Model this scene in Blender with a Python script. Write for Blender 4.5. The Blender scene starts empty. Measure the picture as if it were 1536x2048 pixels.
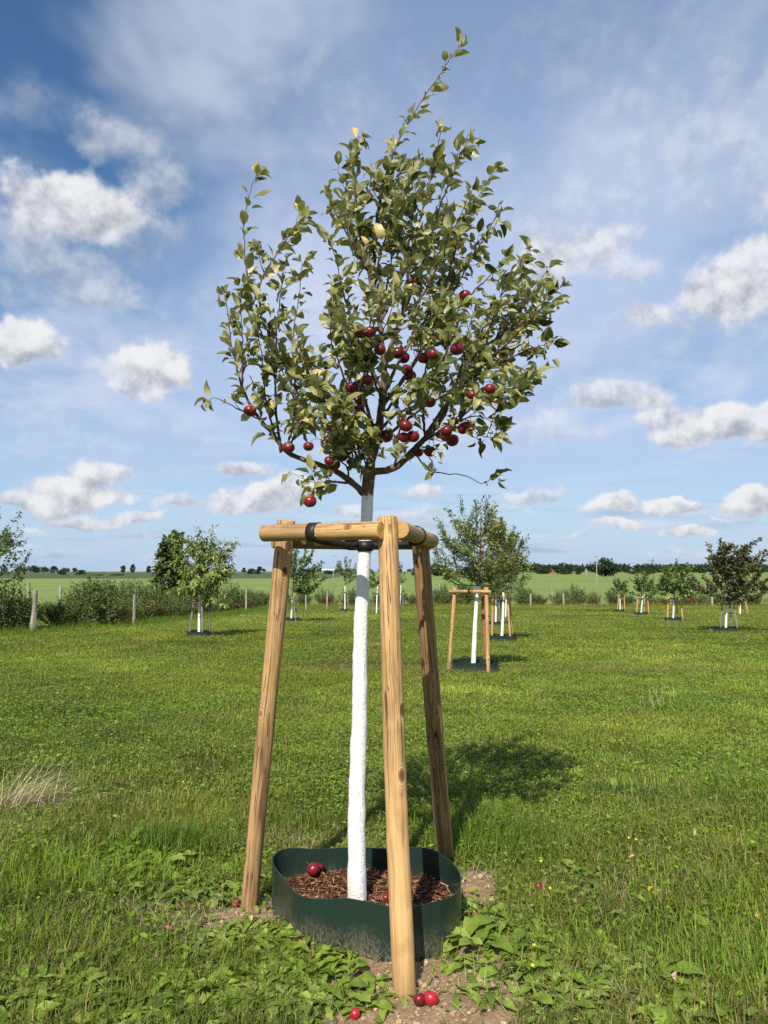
import bpy, math, random
import numpy as np
from mathutils import Vector, Matrix

rng = np.random.default_rng(7)
random.seed(7)
sc = bpy.context.scene
COL = sc.collection

# ------------------------------------------------------------------ camera
F = 1500.0; CX, CY = 768.0, 1024.0          # focal length in photo pixels, image centre
CAMZ = 1.6
PITCH = math.atan((1143 - 1024) / F)
cp, sp = math.cos(PITCH), math.sin(PITCH)
cam = bpy.data.cameras.new('camera'); camo = bpy.data.objects.new('camera', cam); COL.objects.link(camo)
camo.location = (0, 0, CAMZ); camo.rotation_euler = (math.pi / 2 + PITCH, 0, 0)
cam.sensor_fit = 'VERTICAL'; cam.sensor_height = 36.0; cam.lens = 36.0 * F / 2048.0
cam.clip_start = 0.05; cam.clip_end = 12000
sc.camera = camo

# ------------------------------------------------------------------ light
SUN_EL = math.radians(43.0)
SHX, SHY = 0.25, 0.968                       # horizontal direction in which shadows fall
SKY_STRENGTH = 0.085
EXPOSURE = 0.40
sun = bpy.data.lights.new('sun', 'SUN'); suno = bpy.data.objects.new('sun', sun); COL.objects.link(suno)
sun.energy = 5.0; sun.angle = math.radians(0.53); sun.color = (1.0, 0.93, 0.82)
suno.rotation_euler = Vector((SHX * math.cos(SUN_EL), SHY * math.cos(SUN_EL), -math.sin(SUN_EL))).to_track_quat('-Z', 'Y').to_euler()
suno.location = (-5, -20, 20)
sc.view_settings.view_transform = 'Standard'; sc.view_settings.look = 'None'
sc.view_settings.exposure = EXPOSURE; sc.view_settings.gamma = 1.0
sc.view_settings.use_curve_mapping = False
sc.render.engine = 'CYCLES'
sc.cycles.use_denoising = False
sc.cycles.max_bounces = 6; sc.cycles.transparent_max_bounces = 8

# ------------------------------------------------------------------ node helper
class NT:
    def __init__(s, tree):
        s.t = tree; s.n = tree.nodes; s.l = tree.links
    def node(s, typ, **kw):
        n = s.n.new(typ)
        for k, v in kw.items(): setattr(n, k, v)
        return n
    def put(s, sock, v):
        if isinstance(v, bpy.types.NodeSocket): s.l.new(v, sock)
        elif v is not None:
            if hasattr(sock, 'default_value'):
                if sock.type == 'RGBA' and not isinstance(v, (int, float)) and len(v) == 3: v = (*v, 1)
                sock.default_value = v
    def m(s, op, a, b=None, c=None, clamp=False):
        n = s.node('ShaderNodeMath', operation=op, use_clamp=clamp)
        s.put(n.inputs[0], a)
        if b is not None: s.put(n.inputs[1], b)
        if c is not None: s.put(n.inputs[2], c)
        return n.outputs[0]
    def add(s, a, b): return s.m('ADD', a, b)
    def sub(s, a, b): return s.m('SUBTRACT', a, b)
    def mul(s, a, b): return s.m('MULTIPLY', a, b)
    def step(s, x, lo, hi, a=0.0, b=1.0):
        n = s.node('ShaderNodeMapRange', interpolation_type='SMOOTHSTEP')
        s.put(n.inputs[0], x)
        for i, v in ((1, lo), (2, hi), (3, a), (4, b)): s.put(n.inputs[i], v)
        return n.outputs[0]
    def lin(s, x, lo, hi, a=0.0, b=1.0):
        n = s.node('ShaderNodeMapRange'); s.put(n.inputs[0], x)
        for i, v in ((1, lo), (2, hi), (3, a), (4, b)): s.put(n.inputs[i], v)
        return n.outputs[0]
    def mix(s, f, a, b, blend='MIX'):
        n = s.node('ShaderNodeMix', data_type='RGBA', blend_type=blend)
        s.put(n.inputs[0], f); s.put(n.inputs[6], a); s.put(n.inputs[7], b)
        return n.outputs[2]
    def noise(s, vec, scale, detail=3, rough=0.5, dist=0.0, out=0):
        n = s.node('ShaderNodeTexNoise'); s.put(n.inputs['Vector'], vec)
        n.inputs['Scale'].default_value = scale; n.inputs['Detail'].default_value = detail
        n.inputs['Roughness'].default_value = rough; n.inputs['Distortion'].default_value = dist
        return n.outputs[out]
    def vor(s, vec, scale, feature='F1', out=0):
        n = s.node('ShaderNodeTexVoronoi', feature=feature); s.put(n.inputs['Vector'], vec)
        n.inputs['Scale'].default_value = scale
        return n.outputs[out]
    def mapv(s, vec, scale=(1, 1, 1), loc=(0, 0, 0)):
        n = s.node('ShaderNodeMapping'); s.put(n.inputs[0], vec)
        n.inputs['Scale'].default_value = scale; n.inputs['Location'].default_value = loc
        return n.outputs[0]
    def xyz(s, v):
        n = s.node('ShaderNodeSeparateXYZ'); s.put(n.inputs[0], v); return n.outputs
    def comb(s, x, y, z):
        n = s.node('ShaderNodeCombineXYZ')
        for i, v in enumerate((x, y, z)): s.put(n.inputs[i], v)
        return n.outputs[0]
    def bump(s, h, strength=0.5, dist=0.01):
        n = s.node('ShaderNodeBump'); s.put(n.inputs['Height'], h)
        n.inputs['Strength'].default_value = strength; n.inputs['Distance'].default_value = dist
        return n.outputs[0]

# ------------------------------------------------------------------ sky: Nishita air + cloud layers in the direction of view
def px_dir(x, y):
    u, v = (x - CX) / F, (CY - y) / F
    d = np.array([u, cp - sp * v, sp + cp * v]); return d / np.linalg.norm(d)

def build_world():
    w = bpy.data.worlds.new('World'); sc.world = w; w.use_nodes = True
    t = NT(w.node_tree); t.n.clear()
    out = t.node('ShaderNodeOutputWorld'); bg = t.node('ShaderNodeBackground')
    sky = t.node('ShaderNodeTexSky', sky_type='NISHITA'); sky.sun_disc = False
    sky.sun_elevation = SUN_EL; sky.sun_rotation = math.atan2(-SHX, -SHY)
    sky.air_density = 1.0; sky.dust_density = 0.4; sky.ozone_density = 1.2; sky.altitude = 30
    tc = t.node('ShaderNodeTexCoord'); D = tc.outputs['Generated']
    nv = t.node('ShaderNodeVectorMath', operation='NORMALIZE'); t.put(nv.inputs[0], D); D = nv.outputs[0]
    x, y, z = t.xyz(D)
    az = t.m('ARCTAN2', x, y); el = t.m('ARCSINE', z)
    # planar cloud coordinates (a level layer seen from below)
    zz = t.m('MAXIMUM', z, 0.0); den = t.add(zz, 0.09)
    P = t.comb(t.m('DIVIDE', x, den), t.m('DIVIDE', y, den), 0.0)
    # warping by noise in direction space gives ragged cumulus edges
    ncol = t.noise(D, 8.0, 5, 0.55, 0.0, out=1)
    wr, wg, wb = t.xyz(ncol)
    nf = t.noise(D, 20.0, 8, 0.60)
    vo = t.node('ShaderNodeVectorMath', operation='ADD'); t.put(vo.inputs[0], D); vo.inputs[1].default_value = (-.008, 0, .016); nf2 = t.noise(vo.outputs[0], 20.0, 5, 0.60)
    warp = 0.085
    az2 = t.add(az, t.mul(t.sub(wr, 0.5), warp * 1.3)); el2 = t.add(el, t.mul(t.sub(wg, 0.5), warp))
    blobs = [  # photo x, y, half width, half height, weight
        (135,425,165,88,1.0),(60,470,70,60,.62),(235,285,95,62,.58),(300,375,85,60,.6),(110,545,150,70,.58),(215,600,75,40,.62),
        (300,505,140,75,.40),(60,205,120,45,.36),(40,690,110,66,1.0),(315,738,88,60,.98),(225,735,50,26,.55),(290,775,60,30,.8),
        (150,985,105,46,1.0),(205,945,52,40,.95),(65,1008,75,28,.85),(215,1040,100,20,.8),(480,1003,125,36,1.0),(495,938,58,24,.85),
        (350,1006,55,24,.7),(590,985,58,40,.85),(690,1015,40,15,.75),(822,1000,44,22,.85),(850,1040,70,18,.6),
        (1160,505,130,75,.82),(1245,540,70,45,.6),(1300,635,62,38,.85),(1480,585,105,80,1.0),(1535,505,70,60,.9),
        (1240,800,125,32,.82),(1335,838,62,30,.85),(1455,860,135,55,1.0),(1105,850,65,48,.62),(1140,870,60,30,.5),(1530,835,60,40,.8),
        (1060,988,105,18,.7),(1215,1022,62,22,.95),(1335,1026,60,18,.9),(1510,1012,60,26,.95),(1245,1062,75,13,.85),(1390,1068,50,12,.85),
        (1010,1012,48,15,.65),(60,1075,60,12,.6),(420,1060,80,10,.45),(720,950,60,22,.45),(1130,1068,45,9,.6),(1440,1040,40,9,.7),
        (270,1075,60,8,.6),(600,1065,70,8,.55),
        (1380,330,300,170,.50),(1230,120,260,90,.42),(1000,420,260,120,.38),(640,250,260,150,.36),(620,640,260,120,.40),(1250,680,300,120,.42),(240,860,260,60,.42),(900,880,300,70,.40),(1480,180,200,120,.46),(1420,1100,120,10,.55),(980,1075,90,9,.5),(130,1105,120,8,.5),(330,1110,90,7,.5)]
    r2 = np.random.default_rng(3)            # the same kind of cumulus goes on round the rest of the sky
    for k in range(46):
        a = math.radians(r2.uniform(31, 329)); e = math.radians(abs(r2.normal(0, 14)) + 2.5)
        s = (0.02 + 0.09 * math.sin(e) ** .6) * r2.uniform(.6, 1.3)
        blobs.append(('d', a if a < math.pi else a - 2 * math.pi, e, s, s * .5, r2.uniform(.7, 1.0)))
    # where cloud bodies stand is summed up once in a smooth map over the whole sky (r: body, g: height within it);
    # the noise nodes warp it and cut the ragged edges
    MW, MH = 2048, 512
    A, E = np.meshgrid((np.arange(MW) + .5) / MW * 2 * math.pi - math.pi, (np.arange(MH) + .5) / MH * math.pi / 2)
    A = A.astype(np.float32); E = E.astype(np.float32)
    S = np.full(A.shape, -1.2, np.float32); Hs = np.zeros(A.shape, np.float32); Al = Hs.copy(); We = Hs + 1e-6
    for b in blobs:
        if b[0] == 'd': _, a0, e0, ra, re, wt = b
        else:
            d = px_dir(b[0], b[1]); a0 = math.atan2(d[0], d[1]); e0 = math.asin(d[2])
            k = math.cos(math.atan(abs(b[1] - CY) / F)); ra = b[2] / F * k / math.cos(e0) ** .5; re = b[3] / F * k * k; wt = b[4]
        dx = ((A - a0 + math.pi) % (2 * math.pi) - math.pi) / (ra * 1.15); dy = (E - e0) / (re * 1.15)
        s_ = (1 - dx * dx - np.maximum(dy, -1.5 * dy) ** 2) * wt
        e_ = np.exp(5 * np.clip(s_, -2, 1)); al = np.clip((wt - .25) * 1.5, .25, 1.0)
        Hs += e_ * np.clip(dy, -1.5, 1.5); Al += e_ * al; We += e_; S = np.maximum(S, s_)
    H = Hs / We; Al = Al / We
    img = bpy.data.images.new('cloud_bodies', MW, MH, alpha=False, float_buffer=True); img.colorspace_settings.name = 'Non-Color'
    pxl = np.ones((MH, MW, 4), np.float32); pxl[..., 0] = S * .3 + .5; pxl[..., 1] = np.clip(H, -2, 2) * .2 + .5; pxl[..., 2] = Al
    img.pixels.foreach_set(pxl.ravel()); img.update(); img.pack()
    it = t.node('ShaderNodeTexImage', image=img, interpolation='Linear', extension='EXTEND')
    t.put(it.inputs[0], t.comb(t.lin(az2, -math.pi, math.pi), t.lin(el2, 0.0, math.pi / 2), 0.0))
    ir, ig, ib = t.xyz(it.outputs[0])
    S = t.mul(t.sub(ir, .5), 1 / .3); H = t.mul(t.sub(ig, .5), 5.0)
    dens = t.add(t.m('MAXIMUM', S, -1.2), t.mul(t.sub(nf, 0.5), 1.9))
    mask = t.mul(t.step(dens, t.lin(ib, .3, 1.0, -.25, .03), t.lin(ib, .3, 1.0, .75, .62)), ib)
    body = t.step(dens, 0.10, 0.55)
    shade = t.add(t.mul(H, 0.42), t.mul(t.sub(nf, 0.5), 2.2))
    shade = t.add(t.mul(H, .50), t.add(t.mul(t.sub(nf, nf2), 2.8), t.mul(t.sub(wb, 0.5), .7)))
    lit = t.step(shade, -0.75, 0.55)
    # thin high veil and streaks
    v1 = t.noise(t.mapv(P, (.55, .38, 1), (2.3, .7, 0)), 1.0, 3, 0.55, 0.4)
    v2 = t.noise(t.mapv(P, (1.6, 1.0, 1), (5.1, 1.7, 0)), 1.0, 4, 0.6, 0.3)
    # the veil lies over the middle and right of the view and leaves a blue gap low on the left
    gap = t.m('SQRT', t.add(t.m('POWER', t.mul(t.add(az, 0.50), 1 / .40), 2), t.m('POWER', t.mul(t.sub(el, .52), 1 / .42), 2)))
    veil = t.mul(t.step(v1, 0.20, 0.62, .35, 1.0), t.step(gap, .35, 1.15, 0.10, 1.0))
    veil = t.mul(veil, t.step(el, 0.04, 0.22, 0.30, 1.0))
    veil = t.mul(veil, t.step(el, 0.25, 0.70, 1.0, .46))
    wisp = t.mul(t.step(v2, 0.44, 0.70), 0.62)
    wisp = t.mul(wisp, t.step(el, 0.05, 0.22))
    col = sky.outputs[0]
    hs = t.node('ShaderNodeHueSaturation'); hs.inputs['Saturation'].default_value = 1.32; hs.inputs['Value'].default_value = 1.0
    t.put(hs.inputs['Color'], col); col = hs.outputs[0]
    K = 1.0 / SKY_STRENGTH
    vc = tuple(c * K for c in (0.39, 0.48, 0.665))
    col = t.mix(t.step(el, .20, -.03, 0, .85), col, tuple(c * K for c in (0.28, 0.42, 0.64)))
    col = t.mix(veil, col, vc)
    col = t.mix(wisp, col, tuple(c * K for c in (0.52, 0.57, 0.68)))
    cc = t.mix(lit, tuple(c * K for c in (0.29, 0.32, 0.38)), tuple(c * K for c in (0.66, 0.67, 0.685)))
    cc = t.mix(body, tuple(c * K for c in (0.48, 0.53, 0.63)), cc)
    # low layered cloud streaks towards the horizon
    sv = t.noise(t.comb(t.mul(az, 5.0), t.mul(el, 42.0), 1.7), 1.0, 5, .6)
    low = t.mul(t.step(sv, .46, .66), t.mul(t.step(el, .17, .06), .75))
    col = t.mix(low, col, t.mix(t.step(t.noise(t.comb(t.mul(az, 9.0), t.mul(el, 60.0), 4.0), 1.0, 3, .6), .4, .65), tuple(c * K for c in (.30, .37, .50)), tuple(c * K for c in (.52, .57, .66))))
    col = t.mix(t.mul(mask, 0.97), col, cc)
    t.put(bg.inputs[0], col); bg.inputs[1].default_value = SKY_STRENGTH
    t.l.new(bg.outputs[0], out.inputs[0])
    w.cycles.sampling_method = 'MANUAL'; w.cycles.sample_map_resolution = 512
build_world()

# ------------------------------------------------------------------ geometry helpers
def slope_z(y):                              # the orchard falls gently away from the camera, the fields rise again
    y = np.asarray(y, float)
    return np.interp(y, [-200, 88, 130, 300, 500, 900, 1600, 7000], [5.4, -2.376, -2.55, -1.0, -.55, .55, .9, 1.1])

def vnoise(x, y, s, seed=0):
    x = np.asarray(x, float) * s + seed * 17.3; y = np.asarray(y, float) * s - seed * 9.1
    xi, yi = np.floor(x).astype(np.int64), np.floor(y).astype(np.int64); fx, fy = x - xi, y - yi
    fx = fx * fx * (3 - 2 * fx); fy = fy * fy * (3 - 2 * fy)
    def h(a, b):
        n = (a * 374761393 + b * 668265263 + seed * 144665) & 0x7fffffff
        n = ((n ^ (n >> 13)) * 1274126177) & 0x7fffffff
        return ((n ^ (n >> 16)) & 0xffff) / 65535.0
    return (h(xi, yi) * (1 - fx) + h(xi + 1, yi) * fx) * (1 - fy) + (h(xi, yi + 1) * (1 - fx) + h(xi + 1, yi + 1) * fx) * fy

def fbm(x, y, s, seed=0, o=4):
    v = 0; a = .5; tot = 0
    for k in range(o):
        v = v + a * vnoise(x, y, s * 2 ** k, seed + k); tot += a; a *= .5
    return v / tot

def ground_z(x, y):
    x = np.asarray(x, float); y = np.asarray(y, float)
    near = np.clip(1 - (y - 40) / 50, 0, 1)
    return slope_z(y) + near * ((fbm(x, y, .35, 5, 3) - .5) * .10 * np.clip((y - 4.5) / 6, 0, 1) + (fbm(x, y, 3.0, 9, 3) - .5) * .03)

def P(x, y, Y):                              # photo pixel at a given distance -> point
    u, v = (x - CX) / F, (CY - y) / F
    k = Y / (cp - sp * v)
    return np.array([u * k, Y, CAMZ + k * (sp + cp * v)])

def G(x, y, dz=0.0):                         # photo pixel -> point on the ground (or a level dz above it)
    u, v = (x - CX) / F, (CY - y) / F
    fy, fz = cp - sp * v, sp + cp * v
    k = 1.0
    for _ in range(40):
        Y = fy * k; k = (float(slope_z(Y)) + dz - CAMZ) / fz
    return np.array([u * k, fy * k, CAMZ + fz * k])

def tag(o, label=None, cat=None, group=None, kind=None):
    if label: o['label'] = label
    if cat: o['category'] = cat
    if group: o['group'] = group
    if kind: o['kind'] = kind
    return o

def empty(name, loc):
    o = bpy.data.objects.new(name, None); COL.objects.link(o); o.location = [float(c) for c in loc]
    o.empty_display_size = .1
    return o

def link(name, me, parent=None, loc=None):
    o = bpy.data.objects.new(name, me); COL.objects.link(o)
    if loc is not None: o.location = [float(c) for c in loc]
    if parent is not None: o.parent = parent
    return o

class MB:
    """collects vertices and faces (numpy) and makes one mesh"""
    def __init__(s): s.v = []; s.f = []; s.c = []; s.n = 0; s.mi = []
    def add(s, v, f, col=None, mi=0):
        v = np.asarray(v, float).reshape(-1, 3)
        fl = f if isinstance(f, list) and len(f) and isinstance(f[0], np.ndarray) else [np.asarray(f, np.int64)]
        for a in fl:
            if len(a): s.f.append(a + s.n); s.mi.append(np.full(len(a), mi))
        c = np.ones((len(v), 3)) if col is None else np.broadcast_to(np.asarray(col, float), (len(v), 3))
        s.v.append(v); s.c.append(c); s.n += len(v)
    def mesh(s, name, mat, smooth=True, origin=(0, 0, 0)):
        me = bpy.data.meshes.new(name)
        V = np.concatenate(s.v) - np.asarray(origin); C = np.concatenate(s.c)
        me.vertices.add(len(V)); me.vertices.foreach_set('co', V.astype(np.float32).ravel())
        loops = np.concatenate([a.ravel() for a in s.f]); sizes = np.concatenate([np.full(len(a), a.shape[1]) for a in s.f])
        me.loops.add(len(loops)); me.loops.foreach_set('vertex_index', loops.astype(np.int32))
        me.polygons.add(len(sizes)); st = np.concatenate([[0], np.cumsum(sizes)[:-1]])
        me.polygons.foreach_set('loop_start', st.astype(np.int32))
        me.polygons.foreach_set('use_smooth', np.full(len(sizes), smooth))
        mats = mat if isinstance(mat, (list, tuple)) else [mat]
        for m_ in mats: me.materials.append(m_)
        if len(mats) > 1: me.polygons.foreach_set('material_index', np.concatenate(s.mi).astype(np.int32))
        a = me.color_attributes.new('tint', 'FLOAT_COLOR', 'POINT')
        a.data.foreach_set('color', np.concatenate([C, np.ones((len(C), 1))], 1).astype(np.float32).ravel())
        me.update(calc_edges=True); me.validate()
        return me

def unit(v):
    v = np.asarray(v, float); return v / np.maximum(np.linalg.norm(v, axis=-1, keepdims=True), 1e-9)

def tube(pts, rad, n=8, caps=True, wob=0.0, r_=None):
    pts = np.asarray(pts, float); rad = np.broadcast_to(np.asarray(rad, float), (len(pts),))
    T = np.gradient(pts, axis=0); T = unit(T)
    ref = np.array([0, 0, 1.]) if abs(T[0][2]) < .9 else np.array([1., 0, 0])
    a = unit(np.cross(T[0], ref)); A = []
    for i in range(len(pts)):
        a = unit(a - T[i] * np.dot(a, T[i])); A.append(a)
    A = np.array(A); B = np.cross(T, A)
    th = np.arange(n) * 2 * math.pi / n
    R = rad[:, None] * (1 + (wob * (r_ or rng).normal(size=(len(pts), n)) if wob else 0))
    V = pts[:, None] + R[..., None] * (np.cos(th)[None, :, None] * A[:, None] + np.sin(th)[None, :, None] * B[:, None])
    V = V.reshape(-1, 3)
    i = np.arange(len(pts) - 1)[:, None] * n; j = np.arange(n)[None]; j2 = (j + 1) % n
    Q = np.stack([i + j, i + j2, i + n + j2, i + n + j], -1).reshape(-1, 4)
    fs = [Q]
    if caps:
        k = len(V); V = np.concatenate([V, pts[:1], pts[-1:]])
        jj = np.arange(n); e = (len(pts) - 1) * n
        fs.append(np.concatenate([np.stack([jj * 0 + k, (jj + 1) % n, jj], 1), np.stack([jj * 0 + k + 1, e + jj, e + (jj + 1) % n], 1)]))
    return V, fs

def box(c, h, R=None):
    c = np.asarray(c, float); h = np.asarray(h, float)
    s = np.array([[-1,-1,-1],[1,-1,-1],[1,1,-1],[-1,1,-1],[-1,-1,1],[1,-1,1],[1,1,1],[-1,1,1]], float) * h
    if R is not None: s = s @ np.asarray(R).T
    return s + c, np.array([[0,3,2,1],[4,5,6,7],[0,1,5,4],[1,2,6,5],[2,3,7,6],[3,0,4,7]])

def bar(a, b, hw, hh, up=(0, 0, 1)):
    a = np.asarray(a, float); b = np.asarray(b, float); d = b - a; L = np.linalg.norm(d); d = d / L
    x = unit(np.cross(d, up)); u = np.cross(x, d)
    return box((a + b) / 2, (hw, L / 2, hh), np.stack([x, d, u], 1))

def resample(pts, step):
    pts = np.asarray(pts, float)
    # Catmull-Rom through the control points
    Q = np.concatenate([[2 * pts[0] - pts[1]], pts, [2 * pts[-1] - pts[-2]]]); out = []
    for i in range(1, len(Q) - 2):
        L = np.linalg.norm(Q[i + 1] - Q[i]); n = max(2, int(L / step))
        for t in np.arange(n) / n:
            out.append(.5 * ((2 * Q[i]) + (-Q[i-1] + Q[i+1]) * t + (2*Q[i-1] - 5*Q[i] + 4*Q[i+1] - Q[i+2]) * t*t + (-Q[i-1] + 3*Q[i] - 3*Q[i+1] + Q[i+2]) * t**3))
    out.append(pts[-1]); return np.array(out)

def leaf_template(ns, nw, width, fold, curl, twist=0.0, ser=0.0, tip=1.5, seed=0, wave=0.0):
    """unit-length leaf along +Y, upper side +Z; ns stations, nw columns (odd)"""
    r = np.random.default_rng(seed); V = []
    s = np.linspace(0, 1, ns)
    w = width * np.sin(np.pi * np.clip(s, 0, 1) ** .86) ** .62 * (1 - .18 * s ** tip)
    w[0] = .01; w[-1] = .008
    for i, t in enumerate(s):
        k = np.linspace(-1, 1, nw)
        ww = w[i] * (1 + (ser * r.uniform(-1, 1, nw) * (np.abs(k) > .9)))
        ang = curl * t
        y = (np.sin(ang) / curl if abs(curl) > 1e-3 else t); z0 = -((1 - np.cos(ang)) / curl if abs(curl) > 1e-3 else 0)
        tw = twist * t
        x = k * ww; z = np.abs(k) * ww * fold + wave * ww * np.sin(t * 9 + k * 2.0 + seed)
        V.append(np.stack([x * np.cos(tw) - z * np.sin(tw), np.full(nw, y), z0 + x * np.sin(tw) + z * np.cos(tw)], 1))
    V = np.concatenate(V)
    i = np.arange(ns - 1)[:, None] * nw; j = np.arange(nw - 1)[None]
    Q = np.stack([i + j, i + j + 1, i + nw + j + 1, i + nw + j], -1).reshape(-1, 4)
    return V, Q

def basis(ax, nrm):
    """columns: x, y=ax, z~nrm"""
    ax = unit(ax); x = unit(np.cross(ax, nrm)); z = np.cross(x, ax)
    return np.stack([x, ax, z], -1)

def scatter(mb, tpl, pos, B, scale, col, mi=0):
    V, Q = tpl; n, m = len(pos), len(V)
    if n == 0: return
    scale = np.asarray(scale, float)
    if scale.ndim == 1: scale = scale[:, None].repeat(3, 1)
    W = np.einsum('nij,nmj->nmi', B, V[None] * scale[:, None, :]) + pos[:, None]
    qs = [Q] if isinstance(Q, np.ndarray) else Q
    off = (np.arange(n) * m)[:, None, None]
    C = np.broadcast_to(np.asarray(col, float)[:, None, :], (n, m, 3)).reshape(-1, 3)
    mb.add(W.reshape(-1, 3), [(q[None] + off).reshape(-1, q.shape[1]) for q in qs], C, mi)

# ------------------------------------------------------------------ materials
def mat(name):
    m = bpy.data.materials.new(name); m.use_nodes = True; t = NT(m.node_tree)
    b = t.n['Principled BSDF']; return m, t, b

def leafy(name, back=None, backmix=0.6, trans=0.3, rough=0.5, spec=0.35, transcol=(1.0, 1.05, .45), bumps=0):
    m, t, b = mat(name)
    at = t.node('ShaderNodeAttribute', attribute_name='tint').outputs['Color']
    geo = t.node('ShaderNodeNewGeometry')
    col = at
    tx = t.node('ShaderNodeTexCoord').outputs['Object']
    col = t.mix(.55, col, t.mix(1.0, col, t.lin(t.noise(tx, 60 if bumps else 25, 3, .6), .3, .7, .55, 1.5), 'MULTIPLY'))
    if bumps:
        sp_ = t.noise(tx, 22, 4, .7); col = t.mix(t.mul(t.step(sp_, .60, .70), .7), col, (.22, .13, .05))
    if back is not None:
        col = t.mix(t.mul(geo.outputs['Backfacing'], backmix), col, back)
    t.put(b.inputs['Base Color'], col); b.inputs['Roughness'].default_value = rough
    b.inputs['Specular IOR Level'].default_value = spec
    tr = t.node('ShaderNodeBsdfTranslucent'); t.put(tr.inputs[0], t.mix(1.0, col, transcol, 'MULTIPLY'))
    mx = t.node('ShaderNodeMixShader'); mx.inputs[0].default_value = trans
    t.l.new(b.outputs[0], mx.inputs[1]); t.l.new(tr.outputs[0], mx.inputs[2])
    t.l.new(mx.outputs[0], t.n['Material Output'].inputs[0])
    return m

M = {}
M['leaf'] = leafy('apple_leaf', back=(.46, .45, .265), backmix=.78, trans=.2, rough=.42, spec=.45, bumps=1)
M['tleaf'] = leafy('orchard_leaf', back=(.20, .24, .10), backmix=.4, trans=.25, rough=.45, spec=.4)
M['grass'] = leafy('grass_blade', trans=.34, rough=.55, spec=.18, transcol=(1.25, 1.2, .25))
M['weed'] = leafy('weed_leaf', back=(.14, .2, .06), backmix=.4, trans=.34, rough=.5, spec=.22, transcol=(1.15, 1.2, .3))
M['hedge'] = leafy('hedge_leaf', trans=.2, rough=.6, spec=.25)
M['fartree'] = leafy('distant_tree_leaf', trans=.15, rough=.8, spec=.1)
M['straw'] = leafy('dry_straw', trans=.2, rough=.6, spec=.3, transcol=(1, 1, .8))

def wood_mat(name, c1, c2, knot, weather, rough=.65):
    m, t, b = mat(name)
    o = t.node('ShaderNodeTexCoord').outputs['Object']
    oi = t.node('ShaderNodeObjectInfo').outputs['Random']
    x, y, z = t.xyz(o)
    off = t.mul(oi, 37.0)
    p = t.comb(t.add(x, off), y, z)
    warp = t.noise(t.mapv(p, (6, 6, 2.2)), 1.0, 2, .5, 0, 1)
    va = t.node('ShaderNodeVectorMath', operation='MULTIPLY_ADD'); t.put(va.inputs[0], warp); va.inputs[1].default_value = (.03, .03, .06); t.put(va.inputs[2], p)
    q = va.outputs[0]
    g1 = t.noise(t.mapv(q, (52, 52, 1.6)), 1.0, 5, .62, .5)
    g2 = t.noise(t.mapv(q, (150, 150, 3.0)), 1.0, 3, .6)
    big = t.noise(t.mapv(p, (8, 8, 1.1)), 1.0, 3, .55)
    col = t.mix(t.step(g1, .36, .78), c1, c2)
    mott = t.noise(t.mapv(p, (14, 14, 9)), 1.0, 4, .6); col = t.mix(t.mul(t.step(mott, .5, .7), .35), col, tuple(c * .75 for c in c2))
    col = t.mix(t.mul(t.step(g2, .52, .75), .45), col, tuple(c * .55 for c in c2))
    col = t.mix(t.mul(t.step(big, .48, .70), weather), col, tuple(c * .50 for c in c2))
    st = t.noise(t.mapv(q, (48, 48, .7), (7, 3, 1)), 1.0, 4, .6)
    col = t.mix(t.mul(t.mul(t.step(st, .53, .66), t.step(big, .36, .56)), .65), col, tuple(c * .38 for c in c2))
    kv = t.vor(t.mapv(p, (8.5, 8.5, 4.6)), 1.0)
    ring = t.m('SINE', t.mul(kv, 95.0))
    col = t.mix(t.mul(t.step(kv, .38, .16), .55), col, t.mix(t.step(ring, -.2, .8), tuple(c * 1.1 for c in c1), c2))
    col = t.mix(t.mul(t.step(kv, .17, .11), .9), col, knot)
    rm = t.noise(t.mapv(p, (3, 3, 5)), 1.0, 2)
    col = t.mix(t.mul(t.step(rm, .6, .8), .5), col, tuple(min(1, c * 1.35) for c in c1))
    crack = t.noise(t.mapv(q, (60, 60, .9), (3, 1, 0)), 1.0, 2, .5)
    ck = t.step(t.m('ABSOLUTE', t.sub(crack, .5)), .022, .004)
    ck = t.mul(ck, t.step(t.noise(t.mapv(p, (5, 5, .8)), 1.0, 1), .46, .54))
    col = t.mix(t.mul(ck, .85), col, (.05, .03, .015))
    soil = t.step(t.add(z, t.mul(t.sub(big, .5), .35)), .42, .22); col = t.mix(t.mul(soil, .45), col, (.15, .10, .055))
    t.put(b.inputs['Base Color'], col); b.inputs['Roughness'].default_value = rough; b.inputs['Specular IOR Level'].default_value = .3
    h = t.sub(t.add(t.mul(g1, .5), t.mul(g2, .25)), t.mul(ck, .8))
    t.put(b.inputs['Normal'], t.bump(h, .8, .005))
    return m
M['wood'] = wood_mat('debarked_softwood', (.59, .365, .16), (.36, .205, .082), (.10, .04, .015), .45)
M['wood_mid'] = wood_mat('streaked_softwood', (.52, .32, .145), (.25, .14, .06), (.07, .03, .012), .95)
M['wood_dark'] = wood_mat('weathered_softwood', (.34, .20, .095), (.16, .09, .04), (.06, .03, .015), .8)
M['wood_cut'] = wood_mat('cut_softwood_end', (.74, .42, .15), (.62, .32, .10), (.4, .2, .07), .1)
M['wood_grey'] = wood_mat('grey_old_stake', (.27, .24, .20), (.16, .14, .12), (.07, .06, .05), .5)
M['fence'] = wood_mat('silvered_fence_post', (.42, .37, .30), (.24, .205, .165), (.10, .08, .06), .5)

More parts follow.
